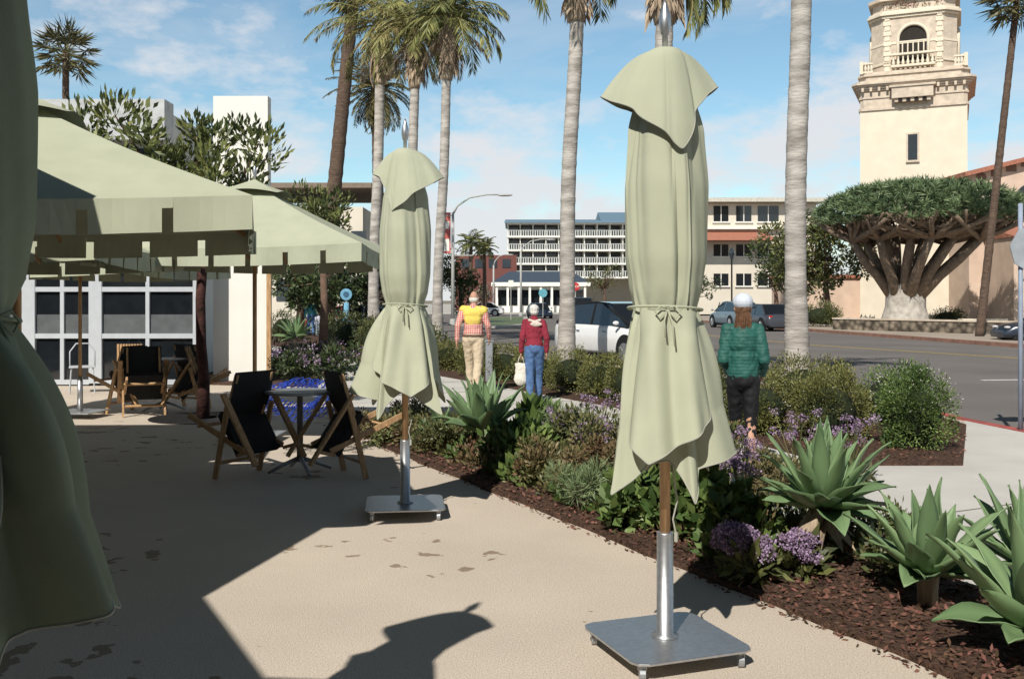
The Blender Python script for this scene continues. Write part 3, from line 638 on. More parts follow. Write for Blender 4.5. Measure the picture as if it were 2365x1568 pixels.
# ---------------------------------------------------------------- agaves
def agave(label,x,y,z,Rr,n,W,seed,stem=None,up=1.42,lo=-.25):
    t=thing('agave',label,'agave',(x,y,0),group='pale green agaves in the planting bed'); r=random.Random(seed); mb=MB()
    for i in range(n):
        s=i/(n-1); az=i*2.39996+r.uniform(-.2,.2); e=up+(lo-up)*s**.95+r.uniform(-.15,.15); L_=Rr*(.66+.46*math.sin(math.pi*min(1,s*.7+.2)))*r.uniform(.8,1.15); w=W*(.6+.5*s)*r.uniform(.85,1.15)
        h=Vector((math.cos(az),math.sin(az),0)); side=Vector((-h.y,h.x,0)); pos=Vector((0,0,z))+h*.02; curl=r.uniform(-.1,.6)*s+.1; tw=r.uniform(-.5,.5); wob=r.uniform(0,6)
        T=13; rows=[]
        for k in range(T):
            q=k/(T-1); ang=e+.5*math.sin(q*2.4)-curl*q*1.3; tan=h*math.cos(ang)+Vector((0,0,math.sin(ang))); nn=side.cross(tan).normalized()*-1
            if nn.z<0 and e<1.3: nn=-nn
            sd=(side+nn*tw*q).normalized()
            ww=w*(.55+.45*math.sin(min(1,q/.48)*math.pi/2))*(max(0,1-max(0,(q-.42)/.58)**1.6))**1.0 if q<1 else .001
            rows.append([pos+sd*ww*c*.5+nn*ww*(.24*abs(c)**1.5)+nn*.006*math.sin(q*14+wob+c*2)*abs(c) for c in(-1,-.5,0,.5,1)])
            pos=pos+tan*(L_/(T-1))
        vs=[p for row in rows for p in row]; mb.add(vs,[(a*5+b,a*5+b+1,(a+1)*5+b+1,(a+1)*5+b) for a in range(T-1) for b in range(4)])
    o=mb.build('leaves',agaveM,t,smooth=True); so=o.modifiers.new('s','SOLIDIFY'); so.thickness=.005
    sb=stem or (0,0)
    MB().tube([(sb[0],sb[1],0),(sb[0]*.5,sb[1]*.5,z*.5),(0,0,z+.03)],[.055,.05,.06],10).build('stem',sheathM,t,smooth=True)
    if stem:
        p=np.array([[0.03*math.cos(i),.03*math.sin(i),z] for i in range(9)]); d=np.array([[math.cos(i*.7),math.sin(i*.7),-1.1] for i in range(9)]); leafobj('dry_leaves',p,d,.26,.07,sheathM,t)
    return t
agave('agave with upright leaves between the two closed parasols',-.29,9.7,.32,.52,34,.18,1,lo=0)
agave('large agave on a bare leaning stem right of the nearest parasol',1.86,5.95,.36,.46,40,.165,2,stem=(-.28,-.1))
agave('agave left of the corner one in the lower right',2.15,5.15,.18,.42,34,.155,3,lo=-.1)
agave('big agave cut by the lower right corner of the photo',2.30,4.35,.16,.52,36,.175,4,lo=-.1)
agave('agave behind the corner ones at the right edge',2.80,5.35,.16,.44,28,.155,6,lo=-.1)
agave('small agave low behind the far closed parasol',-.75,10.6,.15,.3,18,.12,8)
agave('small pale agave in front of the dark trees',XX(685,34),34,.3,.8,22,.26,9)

# ---------------------------------------------------------------- bed plants
def plant(name,label,px,py,r,h,mat,n,L,W,cat='plant',up=.5,k=20,cr=None,group=None):
    Y=CAM*F/(py-HZ); t=thing(name,label,cat,(XX(px,Y),Y,.03),group=group)
    p,d,_=clumps((0,0,h*.5),(r,r,h*.45),k,cr or r*.35,n,up=up); p[:,2]=np.maximum(p[:,2],.01); leafobj('foliage',p,d,L,W,mat,t)
    mb=MB()
    for i in range(9):
        q=p[i*7]; mb.tube([(0,0,-.02),(q[0]*.4,q[1]*.4,q[2]*.6),tuple(q)],.006,5)
    mb.build('stalks',bark,t); return t
plant('leafy_plant','broad leaved green plant left of the nearest parasol pole',1470,1225,.24,.36,lushL,560,.10,.075)
plant('leafy_plant','broad leaved green plant right of the nearest parasol pole',1610,1250,.28,.42,lushL,700,.10,.075)
plant('leafy_plant','broad leaved plant under the purple flowers by the big agave',1690,1270,.28,.34,lushL,600,.10,.07)
plant('leafy_plant','broad leaved plant low behind the parasol hem',1560,1180,.3,.4,midL,600,.11,.07)
plant('leafy_plant','glossy green plant beside the agave between the parasols',1195,1090,.3,.42,lushL,900,.11,.05)
plant('leafy_plant','reddish leaved shrub in the middle of the bed',1270,1130,.28,.40,redL,1700,.05,.02,cat='shrub')
plant('leafy_plant','feathery pale green plant left of the nearest parasol',1335,1185,.2,.38,featherL,2400,.08,.006)
plant('leafy_plant','reddish shrub left of the nearest parasol hem',1400,1160,.34,.60,redL,2800,.048,.02,cat='shrub')
plant('leafy_plant','green shrub behind the feathery plant',1350,1090,.4,.6,midL,2200,.055,.025,cat='shrub')
plant('leafy_plant','reddish mound behind the nearest parasol pole',1500,1160,.35,.5,redL,2000,.05,.02,cat='shrub')
plant('leafy_plant','mixed shrub behind the nearest parasol canopy',1600,1130,.42,.55,midL,2000,.06,.028,cat='shrub')
plant('leafy_plant','feathery pale plant at back of the bed middle',1300,1060,.25,.5,featherL,1800,.1,.007)
plant('leafy_plant','reddish shrub behind the big agave',1790,1170,.3,.42,redL,1500,.05,.02,cat='shrub')
plant('leafy_plant','tall broad leaved green plant behind the middle of the bed',1245,1050,.16,.56,lushL,220,.22,.10,up=1.4)
plant('leafy_plant','low dark green plant behind the corner agaves at the right',2030,1265,.26,.22,midL,900,.05,.02)
for i,(px,py) in enumerate(((880,1030),(930,1020),(980,1035),(1020,1055),(950,990),(1060,1030))):
    plant('ground_cover_plant',['low reddish green plant at the left tip of the bed','low reddish green plant second from the bed tip','low reddish green plant behind the far parasol pole','low reddish green plant left of the upright agave','low plant behind the far parasol hem','low plant left under the upright agave'][i],px,py,.34,.32,[redL,midL][i%2],1700,.045,.02,group='low plants at the bed tip')
plant('ground_cover_plant','low green sprig between the corner agaves',2080,1350,.2,.2,midL,500,.05,.025)
def statice(label,px,py,h,r,nf=900,br=.055):
    Y=CAM*F/(py-HZ); t=thing('statice',label,'flower',(XX(px,Y),Y,.03),group='purple statice clumps')
    k=15; a=rng.random(k)*6.28; q=r*np.sqrt(rng.random(k)); cc=np.stack([np.cos(a)*q,np.sin(a)*q,h*(.6+.45*rng.random(k))],1); idx=rng.integers(0,k,nf)
    off=rdir(nf)*np.array([1,1,.7])*br*rng.random((nf,1))**.4; leafobj('blossoms',cc[idx]+off,rdir(nf)+np.array([0,0,.8]),.016,.015,purpleL,t)
    mb=MB()
    for c in cc: mb.tube([(0,0,-.02),(c[0]*.35,c[1]*.35,h*.4),tuple(c)],.004,4)
    mb.build('stalks',midL,t); p,d,_=clumps((0,0,.08),(r,r,.08),9,.07,160,up=.3); leafobj('foliage',p,d,.12,.04,midL,t); return t
statice('dense purple statice mound at the front edge of the bed left of the agave stem',1722,1350,.25,.13,3400,.07)
statice('purple statice mound right of the bare agave stem',1850,1345,.22,.10,2000,.06)
statice('purple statice sprays beside the parasol hem on its right',1712,1235,.5,.16)
statice('tall purple statice behind the big agave',1840,1120,.58,.25,700)
statice('tall purple statice right behind the big agave',1965,1125,.54,.22,700)
statice('purple statice at back left of the nearest parasol',1375,1060,.64,.3)
statice('purple statice in front of the woman in red',1310,1075,.54,.3)
statice('purple statice behind the small agave',1380,1100,.42,.25)
statice('purple statice against the parasol hem low right',1610,1240,.34,.14)
statice('purple statice below the green jacket',1720,1150,.5,.18)

# ---------------------------------------------------------------- people
def fingers(mb,w,d,side):
    w=Vector(w); d=Vector(d).normalized(); s=Vector((0,1,0)); s=(s-d*s.dot(d)).normalized(); inn=Vector((-side,0,0)); inn=(inn-d*inn.dot(d)).normalized()
    mb.ell(w+d*.045,(.022,.040,.05),10,7)
    for i,l in enumerate((.068,.078,.072,.055)):
        b=w+d*.085+s*(.027-.018*i); k=b+d*l*.5+inn*.008; mb.limb([w+d*.06+s*(.022-.015*i),b,k,k+d*l*.45+inn*.022],[.010,.009,.0085,.007],7)
    b=w+d*.03+s*.03; mb.limb([b,b+s*.022+d*.028+inn*.008,b+s*.026+d*.058+inn*.018],[.011,.010,.008],7)
def person(label,x,y,H,rz,spec,vox=.008,group=None):
    t=thing('person',label,'person',(x,y,spec.get('z',0)),rz,group); k=H/1.75; t.scale=(k,k,k)
    fw=spec.get('lean',0.); S=spec.get('slim',1.)
    hips=[(-.09*S,0,.93),(.09*S,0,.93)]
    sh=[(-.175*S,.01+fw,1.43),(.175*S,.01+fw,1.42)]
    elb=spec.get('elb',[(-.24,-.03+fw,1.14),(.24,-.03+fw,1.14)]); wr=spec.get('wr',[(-.25,.05+fw,.90),(.25,.05+fw,.90)])
    kn=spec.get('kn',[(-.10,.03,.50),(.10,-.02,.50)]); an=spec.get('an',[(-.11,.0,.09),(.11,-.04,.09)])
    hc=Vector((0,.03+fw*1.3,1.635)); HR=Matrix.Rotation(spec.get('hy',0),3,'Z')
    b=MB()
    b.ell((0,fw*.9,1.29),(.165*S,.105,.19)); b.ell((0,fw*.5,1.10),(.14*S,.1,.16)); b.ell((0,0,.95),(.165*S,.115,.13))
    b.limb([(0,fw,1.42),(0,.015+fw*1.1,1.50),tuple(hc)],[.06,.052,.05])
    b.ell(hc,(.075,.095,.115)); b.ell(hc+HR@Vector((0,.035,-.055)),(.052,.058,.06))
    b.ell(hc+HR@Vector((0,.10,-.012)),(.013,.02,.026),8,6); b.ell(hc+HR@Vector((0,.088,-.06)),(.024,.012,.008),8,6)
    for s in(-1,1):
        b.ell(hc+HR@Vector((s*.077,-.002,-.01)),(.012,.02,.032),8,6); b.ell(hc+HR@Vector((s*.03,.085,.01)),(.014,.012,.009),8,6)
    for i,s in((0,-1),(1,1)):
        b.limb([sh[i],elb[i],wr[i]],[.050*S,.038,.026]); d=Vector(wr[i])-Vector(elb[i]); fingers(b,wr[i],d,s)
        b.limb([hips[i],kn[i],an[i]],[.085*S,.055,.038]); b.ell((an[i][0],an[i][1]+.06,.04),(.04,.12,.04))
    remesh(b,vox,2).build('body',skin,t,smooth=True)
    pr=spec.get('legr',(.105,.078,.062)); c=MB(); c.ell((0,-.005,.96),(.172*S,.13,.13))
    for i in(0,1): c.limb([hips[i],kn[i],(an[i][0],an[i][1],.10)],pr)
    remesh(c,.013,2,.024,.06).build('trousers',spec['pm'],t,smooth=True)
    g=spec.get('puff',0); hz=spec.get('hemz',.92); c=MB()
    c.ell((0,fw*.9,1.30),((.185+g)*S,.125+g,.20)); c.ell((0,fw*.6,1.14),((.165+g)*S,.125+g,.2)); c.ell((0,fw*.3,1.03),((.172+g)*S,.13+g,max(.1,1.07-hz)))
    c.limb([(-.12*S,fw,1.43),(.12*S,fw,1.43)],[.060,.060]); c.limb([(0,fw,1.44),(0,.01+fw,1.50)],[.070,.064+g*.3])
    for i in(0,1):
        e=Vector(elb[i]); w=Vector(wr[i]); c.limb([sh[i],tuple(e),tuple(w-(w-e)*.04)],[(.068+g*.5)*S,.052+g*.5,.040+g*.5])
    remesh(c,.012,2,.026+g*.2,.05 if g else .065).build('top',spec['tm'],t,smooth=True)
    for i in(0,1):
        c=MB(); a=an[i]; fz=a[2]-.09; c.ell((a[0],a[1]+.04,.045+fz),(.05,.14,.045)); c.ell((a[0],a[1]-.03,.07+fz),(.048,.06,.06)); c.box((a[0],a[1]+.035,.012+fz),(.085,.26,.024)); remesh(c,.012,2).build('shoe',spec.get('sm',rubber),t,smooth=True)
    return t,hc,HR,sh,elb,wr,fw
def add(t,name,mb,mat,vox=.01,sm=2,disp=0,ds=.05): return remesh(mb,vox,sm,disp,ds).build(name,mat,t,smooth=True)
def checkM():
    m=bpy.data.materials.new('red_gingham'); m.use_nodes=True; N=m.node_tree.nodes; L=m.node_tree.links; b=N['Principled BSDF']; b.inputs['Roughness'].default_value=.9
    tc=N.new('ShaderNodeTexCoord'); sp=N.new('ShaderNodeSeparateXYZ'); L.new(tc.outputs['Object'],sp.inputs[0]); outs=[]
    for ax,fq in(('X',170),('Z',170)):
        mm=N.new('ShaderNodeMath'); mm.operation='MULTIPLY'; mm.inputs[1].default_value=fq; L.new(sp.outputs[ax],mm.inputs[0]); sn=N.new('ShaderNodeMath'); sn.operation='SINE'; L.new(mm.outputs[0],sn.inputs[0])
        gt=N.new('ShaderNodeMath'); gt.operation='GREATER_THAN'; gt.inputs[1].default_value=.1; L.new(sn.outputs[0],gt.inputs[0]); outs.append(gt)
    ad=N.new('ShaderNodeMath'); ad.operation='ADD'; L.new(outs[0].outputs[0],ad.inputs[0]); L.new(outs[1].outputs[0],ad.inputs[1])
    dv=N.new('ShaderNodeMath'); dv.operation='MULTIPLY'; dv.inputs[1].default_value=.5; L.new(ad.outputs[0],dv.inputs[0])
    r=N.new('ShaderNodeValToRGB'); r.color_ramp.elements[0].color=(.70,.50,.44,1); r.color_ramp.elements[1].color=(.52,.08,.06,1); L.new(dv.outputs[0],r.inputs[0]); L.new(r.outputs[0],b.inputs['Base Color']); return m
def quiltM():
    m=M('green_quilted_nylon',(.022,.105,.085),rough=.6,var=.12,scale=6); N=m.node_tree.nodes; L=m.node_tree.links; b=N['Principled BSDF']
    tc=N.new('ShaderNodeTexCoord'); w=N.new('ShaderNodeTexWave'); w.bands_direction='Z'; w.inputs['Scale'].default_value=10; w.inputs['Distortion'].default_value=2.5; w.inputs['Detail'].default_value=2; w.inputs['Detail Scale'].default_value=3; L.new(tc.outputs['Object'],w.inputs[0])
    bp=N.new('ShaderNodeBump'); bp.inputs['Strength'].default_value=.3; bp.inputs['Distance'].default_value=.006; L.new(w.outputs[0],bp.inputs['Height']); L.new(bp.outputs[0],b.inputs['Normal']); return m
denim=M('blue_denim',(.08,.15,.30),rough=.9,var=.3,scale=9); khaki=M('khaki_cotton',(.56,.46,.33),rough=.9,var=.08); maroon=M('maroon_knit',(.26,.03,.05),rough=.95,var=.15,bump=.4,bscale=120)
yellow=M('yellow_knit',(.76,.58,.13),rough=.9,var=.06,bump=.3,bscale=100); greyhair=M('white_hair',(.66,.64,.60),rough=.7,var=.15,scale=40,bump=.5,bscale=80); auburn=M('auburn_hair',(.23,.12,.065),rough=.6,var=.5,scale=20,bump=.9,bscale=60,stretch=(6,6,.7))
t,hc,HR,sh,elb,wr,fw=person('bald white haired man in red checked shirt with yellow sweater over his shoulders',XX(1093,17),17,1.75,-.12,dict(pm=khaki,tm=checkM(),lean=.04,elb=[(-.25,-.10,1.16),(.25,.04,1.15)],wr=[(-.27,-.07,.92),(.25,.16,.95)],kn=[(-.08,.14,.50),(.09,-.04,.5)],an=[(-.08,.16,.09),(.08,-.26,.16)]))
c=MB(); c.ell((0,fw-.03,1.37),(.19,.12,.10)); c.limb([sh[0],sh[1]],[.08,.08]); c.ell((0,fw-.09,1.27),(.15,.055,.13)); add(t,'sweater',c,yellow,.013,4,.02,.07)
for s in(-1,1):
    c=MB().limb([(s*.12,fw+.05,1.44),(s*.09,fw+.15,1.36),(s*.04,fw+.17,1.22)],[.04,.035,.03]); add(t,'sweater_sleeve',c,yellow)
c=MB(); c.ell(hc+Vector((0,-.03,-.03)),(.082,.078,.062)); add(t,'hair',c,greyhair,.01,2,.01,.03)
MB().tube([(.182*math.cos(a)*.98,.138*math.sin(a),1.0) for a in[i*6.2832/30 for i in range(30)]],.018,6,closed=True).build('belt',bark,t,smooth=True)
t,hc,HR,sh,elb,wr,fw=person('white haired woman in maroon sweater and jeans carrying a white bag',XX(1234,15.6),15.6,1.53,0,dict(pm=denim,tm=maroon,slim=.90,hy=.35,lean=.06,puff=.006,hemz=.9,elb=[(-.22,-.02,1.14),(.22,-.06,1.14)],wr=[(-.235,.05,.90),(.22,.0,.91)],kn=[(-.08,-.02,.5),(.08,.12,.5)],an=[(-.08,-.20,.13),(.08,.12,.09)],legr=(.105,.076,.066)))
c=MB(); c.ell(hc+Vector((0,-.02,.03)),(.088,.098,.09)); c.ell(hc+Vector((0,-.055,-.025)),(.076,.058,.06)); add(t,'hair',c,greyhair,.01,2,.025,.03)
c=MB(); c.limb([(-.09,fw-.05,1.47),(0,fw-.09,1.44),(.10,fw-.05,1.47),(.08,fw+.08,1.44),(-.07,fw+.08,1.44),(-.09,fw-.05,1.47)],[.028]*6); c.ell((.03,fw-.12,1.40),(.11,.025,.05)); add(t,'scarf',c,M('cream_scarf',(.6,.52,.45)),.012,2,.02,.04)
k=1.53/1.75; hx,hy_=XX(1234,15.6)-.24*k,15.6+.06*k
tb=thing('shopping_bag','white cloth bag held by the woman in the maroon sweater','bag',(hx,hy_,0)); c=MB(); c.box((0,0,.46),(.18,.07,.30)); c.ell((0,0,.36),(.11,.06,.1)); remesh(c,.012,5,.03,.08).build('bag_body',M('white_cloth',(.68,.64,.56),var=.1),tb,smooth=True)
MB().tube([(-.05,0,.6),(-.03,0,.69),(0,0,.735),(.03,0,.69),(.05,0,.6)],.007,6).build('handle',bpy.data.materials['white_cloth'],tb,smooth=True)
YG=8.9
t,hc,HR,sh,elb,wr,fw=person('woman in green quilted jacket, pale cap and black leggings beside the nearest parasol',XX(1716,YG),YG,1.64,-.22,dict(pm=M('black_leggings',(.012,.012,.014),rough=.7),tm=quiltM(),slim=.84,puff=.008,hemz=.86,hy=.15,lean=.02,elb=[(-.185,-.03,1.14),(.195,-.06,1.14)],wr=[(-.13,.15,1.0),(.18,.12,1.0)],kn=[(-.07,.10,.50),(.07,-.03,.5)],an=[(-.07,.08,.09),(.07,-.24,.15)],legr=(.088,.058,.042)),vox=.007)
hm=MB()
hm.ell(hc+Vector((0,-.02,-.01)),(.081,.086,.10)); hm.ell(hc+Vector((.005,-.058,-.09)),(.066,.036,.07)); hm.ell(hc+Vector((.01,-.085,-.15)),(.05,.022,.05))
hr_=add(t,'hair',hm,auburn,.01,3,.03,.035)
n=420; a=rng.uniform(math.pi*1.15,math.pi*1.85,n); p=np.stack([np.cos(a)*.075,np.sin(a)*.085-.01,rng.uniform(1.49,1.62,n)],1)+np.array([0,hc.y-.02,0]); d=np.stack([np.cos(a)*.10,np.full(n,-.10),-np.ones(n)],1)+rdir(n)*.10
leafobj('hair_strands',p,d,.14,.007,auburn,hr_)
c=MB(); c.ell(hc+Vector((0,-.005,.05)),(.098,.115,.09)); c.ell(hc+HR@Vector((0,.12,.035)),(.075,.07,.013)); add(t,'cap',c,M('pale_blue_cap',(.60,.65,.72),rough=.85),.008,2)
teal=M('teal_cloth',(.06,.30,.34))
t,hc,*_=person('distant woman in teal top and jeans walking with a child',XX(718,44),44,1.66,.3,dict(pm=denim,tm=teal,an=[(-.1,.1,.09),(.1,-.12,.1)]),vox=.014); c=MB(); c.ell(hc+Vector((0,-.03,-.03)),(.095,.09,.13)); add(t,'hair',c,auburn,.014)
t,hc,*_=person('distant small child in pale clothes beside the woman in teal',XX(739,44),43.6,1.05,.1,dict(pm=M('grey_blue_cloth',(.25,.30,.38)),tm=M('pale_cloth',(.5,.5,.55))),vox=.016); c=MB(); c.ell(hc+Vector((0,-.01,.02)),(.095,.11,.11)); add(t,'hair',c,bark,.014)

# ---------------------------------------------------------------- cars
hlM=M('headlight_glass',(.6,.6,.6),rough=.1,spec=.8); tlM=M('taillight_red',(.4,.02,.02),rough=.2)
def car(label,x,y,rz,L=4.6,W=1.85,H=1.5,paint=None,kind='sedan',roofm=None,group='cars in the street'):
    t=thing('car',label,'car',(x,y,-.135),rz,group); hL=L/2; w=W/2
    if kind=='suv': belt=H*.64; st=[(-1,.62*H,.86),(-.96,.70*H*.9,.93),(-.8,belt*1.0,.98),(-.3,belt,1),(.3,belt*.985,1),(.55,belt*.94,.99),(.8,belt*.86,.96),(.95,belt*.74,.9),(1,belt*.6,.8)]; gh=[(-.93,belt),(-.62,H*.95),(-.15,H),(.15,H*.97),(.60,belt*.95)]
    elif kind=='jeep': belt=H*.58; st=[(-1,belt,.95),(-.9,belt,1),(.3,belt,1),(.5,belt*.98,.95),(.95,belt*.94,.9),(1,belt*.85,.88)]; gh=[(-.96,belt),(-.93,H*.99),(0,H),(.2,H*.98),(.36,belt)]
    else: belt=H*.62; st=[(-1,belt*.8,.84),(-.95,belt*.96,.92),(-.75,belt*1.02,.97),(-.3,belt,1),(.3,belt*.97,1),(.6,belt*.9,.98),(.85,belt*.78,.93),(1,belt*.55,.82)]; gh=[(-.78,belt),(-.42,H*.98),(-.1,H),(.12,H*.97),(.48,belt*.95)]
    mb=MB(); rows=[]; S=[]
    for i in range(len(st)-1):
        for q in(0,.5): a,b=st[i],st[i+1]; S.append(tuple(a[j]*(1-q)+b[j]*q for j in range(3)))
    S.append(st[-1]); zb=.24
    for fx,zs,fw_ in S:
        ww=w*fw_; x_=fx*hL; pr=[(ww*.84,zb),(ww*.97,zb+.1),(ww,zb+(zs-zb)*.45),(ww*.985,zs-.12),(ww*.93,zs-.03),(ww*.75,zs),(0,zs+.03)]
        rows.append([(x_,a,z) for a,z in pr]+[(x_,-a,z) for a,z in pr[-2::-1]])
    m=len(rows[0]); vs=[p for r_ in rows for p in r_]; fs=[(i*m+j,i*m+(j+1)%m,(i+1)*m+(j+1)%m,(i+1)*m+j) for i in range(len(rows)-1) for j in range(m)]+[tuple(range(m-1,-1,-1)),tuple((len(rows)-1)*m+j for j in range(m))]
    mb.add(vs,fs); mb.build('body',paint,t,smooth=True,bevel=.02)
    g=MB(); rows=[]
    for fx,z in gh:
        tw=.90-.20*max(0,(z-belt)/(H-belt)); b0=belt-.04
        rows.append([(fx*hL,w*.90,b0),(fx*hL,w*tw,z),(fx*hL,-w*tw,z),(fx*hL,-w*.90,b0)])
    vs=[p for r_ in rows for p in r_]; g.add(vs,[(i*4+j,i*4+(j+1)%4,(i+1)*4+(j+1)%4,(i+1)*4+j) for i in range(len(rows)-1) for j in range(4)]+[(3,2,1,0),tuple(len(vs)-4+j for j in range(4))])
    g.build('glasshouse',glass,t,bevel=.03)
    rf=MB(); a,b,c_=gh[1],gh[2],gh[3]
    for q in((a,b),(b,c_)):
        rf.add([(q[0][0]*hL,-w*.71,q[0][1]+.012),(q[1][0]*hL,-w*.71,q[1][1]+.012),(q[1][0]*hL,w*.71,q[1][1]+.012),(q[0][0]*hL,w*.71,q[0][1]+.012)],[(0,1,2,3)])
    o=rf.build('roof',roofm or paint,t); so=o.modifiers.new('s','SOLIDIFY'); so.thickness=.02
    for s in(-1,1):
        pl=MB()
        for (i0,i1) in((0,1),(3,4)): p0,p1=gh[i0],gh[i1]; pl.bar((p0[0]*hL,s*w*.9,p0[1]),(p1[0]*hL,s*w*.715,p1[1]),.05,.045)
        pl.bar((gh[2][0]*hL*.9,s*w*.905,belt),(gh[2][0]*hL,s*w*.71,H-.01),.04,.02); pl.tube([(gh[1][0]*hL,s*w*.71,gh[1][1]),(gh[2][0]*hL,s*w*.71,gh[2][1]),(gh[3][0]*hL,s*w*.71,gh[3][1])],.025,6)
        pl.build('window_surround',rubber if roofm else paint,t)
        for fx in(-.28,.28): MB().box((fx*hL-.2,s*(w*1.0),belt*.82),(.16,.03,.03)).build('door_handle',steelm,t)
    wr_=.34 if H<1.6 else .37
    for sx in(-.62,.62):
        for s in(-1,1):
            cx,cy=sx*hL,s*(w-.10)
            MB().tube([(cx,s*(w*.985),wr_+.03),(cx,s*(w*1.004),wr_+.03)],wr_+.065,24).build('wheel_arch',rubber,t)
            wh=MB().tube([(cx,cy-.1*s,wr_),(cx,cy+.118*s,wr_)],wr_,24).build('wheel',rubber,t)
            MB().tube([(cx,cy+.11*s,wr_),(cx,cy+.126*s,wr_)],wr_*.66,20).build('rim',steel,wh)
            sp=MB()
            for k in range(5): a=k*1.2566; sp.bar((cx,cy+.13*s,wr_),(cx+math.cos(a)*wr_*.6,cy+.13*s,wr_+math.sin(a)*wr_*.6),.03,.012)
            sp.build('spokes',steelm,wh)
    for s in(-1,1):
        MB().ell((hL*.93,s*w*.66,belt*.70),(.12,.16,.06),10,6).build('headlight',hlM,t,smooth=True)
        MB().ell((-hL*.955,s*w*.70,belt*.86),(.08,.14,.08),10,6).build('taillight',tlM,t,smooth=True)
        MB().ell((gh[4][0]*hL*.85,s*(w+.09),belt+.05),(.06,.1,.06),8,6).build('mirror',paint,t,smooth=True)
    MB().box((hL*.985,0,.42),(.05,W*.55,.16)).build('grille',rubber,t); MB().box((0,0,.24),(L*.86,W*.9,.14)).build('underbody',rubber,t)
    return t
def paintM(n,c): return M(n,c,rough=.25,var=.03,spec=.6)
wht=paintM('white_car_paint',(.78,.78,.77)); navy=paintM('navy_paint',(.02,.03,.05))
hd=math.atan2(.9,-.44)
car('white electric crossover parked beside the grey palm trunk',XX(1440,27.8)+.05,27.9,hd+math.pi,L=5.0,W=2.0,H=1.68,paint=wht,kind='suv',roofm=glass)
car('grey blue crossover parked left of the dark sedan across the street',XX(1697,62),62,rad(100),L=4.6,H=1.65,paint=paintM('grey_blue_paint',(.16,.22,.26)),kind='suv')
car('dark grey sedan parked behind the woman in green across the street',XX(1770,57),57,rad(98),L=4.6,H=1.5,paint=paintM('dark_grey_paint',(.05,.055,.065)))
car('black boxy four wheel drive coming down the far street',XX(1347,86),86,rad(-92),L=4.3,W=1.9,H=1.95,paint=paintM('black_paint',(.02,.02,.022)),kind='jeep')
car('dark blue sedan far up the street left of the boxy car',XX(1245,95),95,rad(-80),L=4.6,H=1.45,paint=navy)
car('silver car parked under the left trees behind the round sign',XX(845,50),50,rad(165),L=4.5,H=1.5,paint=paintM('silver_paint',(.35,.38,.40)))
car('red car parked at left near the round sign',XX(790,54),54,rad(170),L=4.3,H=1.4,paint=paintM('red_paint',(.30,.03,.02)))
car('white car parked in front of the low white restaurant',XX(1115,108),108,rad(175),L=4.6,H=1.5,paint=wht)
car('dark car cut off by the right edge of the photo',XX(2440,40),40,rad(175),L=4.6,H=1.5,paint=navy)

# ---------------------------------------------------------------- hotel
Y=170; t=thing('hotel','long white balconied hotel with blue grey metal roof in the distance','building',(0,170,0))
xa,xb=XX(1172,Y),XX(1700,Y); fl=[ZZ(p,Y) for p in(640,609,578,547,516)]
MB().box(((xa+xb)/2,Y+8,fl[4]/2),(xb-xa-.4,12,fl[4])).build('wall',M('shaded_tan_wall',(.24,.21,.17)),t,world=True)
for j in range(5): MB().box(((xa+xb)/2,Y-.2,fl[j]-(.12)),(xb-xa,4.4,.28)).build('balcony_slab',whitew,t,world=True)
nb=18; bw=(xb-xa)/nb
for i in range(nb+1): MB().box((xa+i*bw+(.1 if i==0 else 0),Y+.1,(fl[0]+fl[4])/2),(.14,3.9,fl[4]-fl[0]-.3)).build('partition',whitew,t,world=True)
rlm=M('balcony_rail_paint',(.46,.47,.45))
for j in range(4):
    rl=MB(); rl.box(((xa+xb)/2,Y-2.15,fl[j]+.95),(xb-xa-.1,.08,.10))
    for q in range(int((xb-xa)/.4)): rl.box((xa+.3+q*.4,Y-2.15,fl[j]+.47),(.20,.05,.9))
    rl.build('balcony_rail',rlm,t,world=True)
    for i in range(nb): MB().box((xa+(i+.5)*bw,Y+1.96,fl[j]+1.1),(bw*.72,.06,2.0)).build('window',glassB,t,world=True)
xm=XX(1385,Y)
def gable(x0,x1,z0,z1): return MB().add([(x0,Y-3,z0),(x1,Y-3,z0),(x1,Y+4,z1),(x0,Y+4,z1),(x0,Y+14,z0),(x1,Y+14,z0)],[(0,1,2,3),(3,2,5,4),(0,3,4),(1,5,2),(0,4,5,1)])
gable(xa-.4,xm,fl[4]+.05,ZZ(503,Y)).build('roof',blueroof,t,world=True); gable(xm+.01,xb+.4,fl[4]+.05,ZZ(486,Y)).build('roof',blueroof,t,world=True)
MB().box(((xa+xb)/2,Y-3.0,fl[4]+.0),(xb-xa+1,.15,.3)).build('fascia',blueroof,t,world=True)
Y=130; t=thing('corner_restaurant','low white restaurant with dark blue roof before the hotel','building',(4,132,0))
xa,xb=XX(1140,Y),XX(1358,Y)
MB().box(((xa+xb)/2,Y+5,1.7),(xb-xa-1,8,3.4)).build('wall',whitew,t,world=True)
MB().add([(xa-.3,Y-.5,3.9),(xb+.3,Y-.5,3.9),(xb-2,Y+3,5.4),(xa+2,Y+3,5.4),(xa-.3,Y+10,3.9),(xb+.3,Y+10,3.9)],[(0,1,2,3),(3,2,5,4),(0,3,4),(1,5,2)]).build('roof',M('dark_slate_blue_roof',(.05,.07,.10),stretch=(5,1,1)),t,world=True)
MB().box(((xa+xb)/2,Y-.45,3.65),(xb-xa+.6,.2,.5)).build('fascia',whitew,t,world=True)
for i in range(9): MB().box((xa+.4+i*(xb-xa-.8)/8,Y-.2,1.7),(.28,.28,3.4)).build('column',whitew,t,world=True)
for i in range(8): MB().box((xa+.4+(i+.5)*(xb-xa-.8)/8,Y+.94,1.9),(1.1,.06,2.0)).build('window',glass,t,world=True)
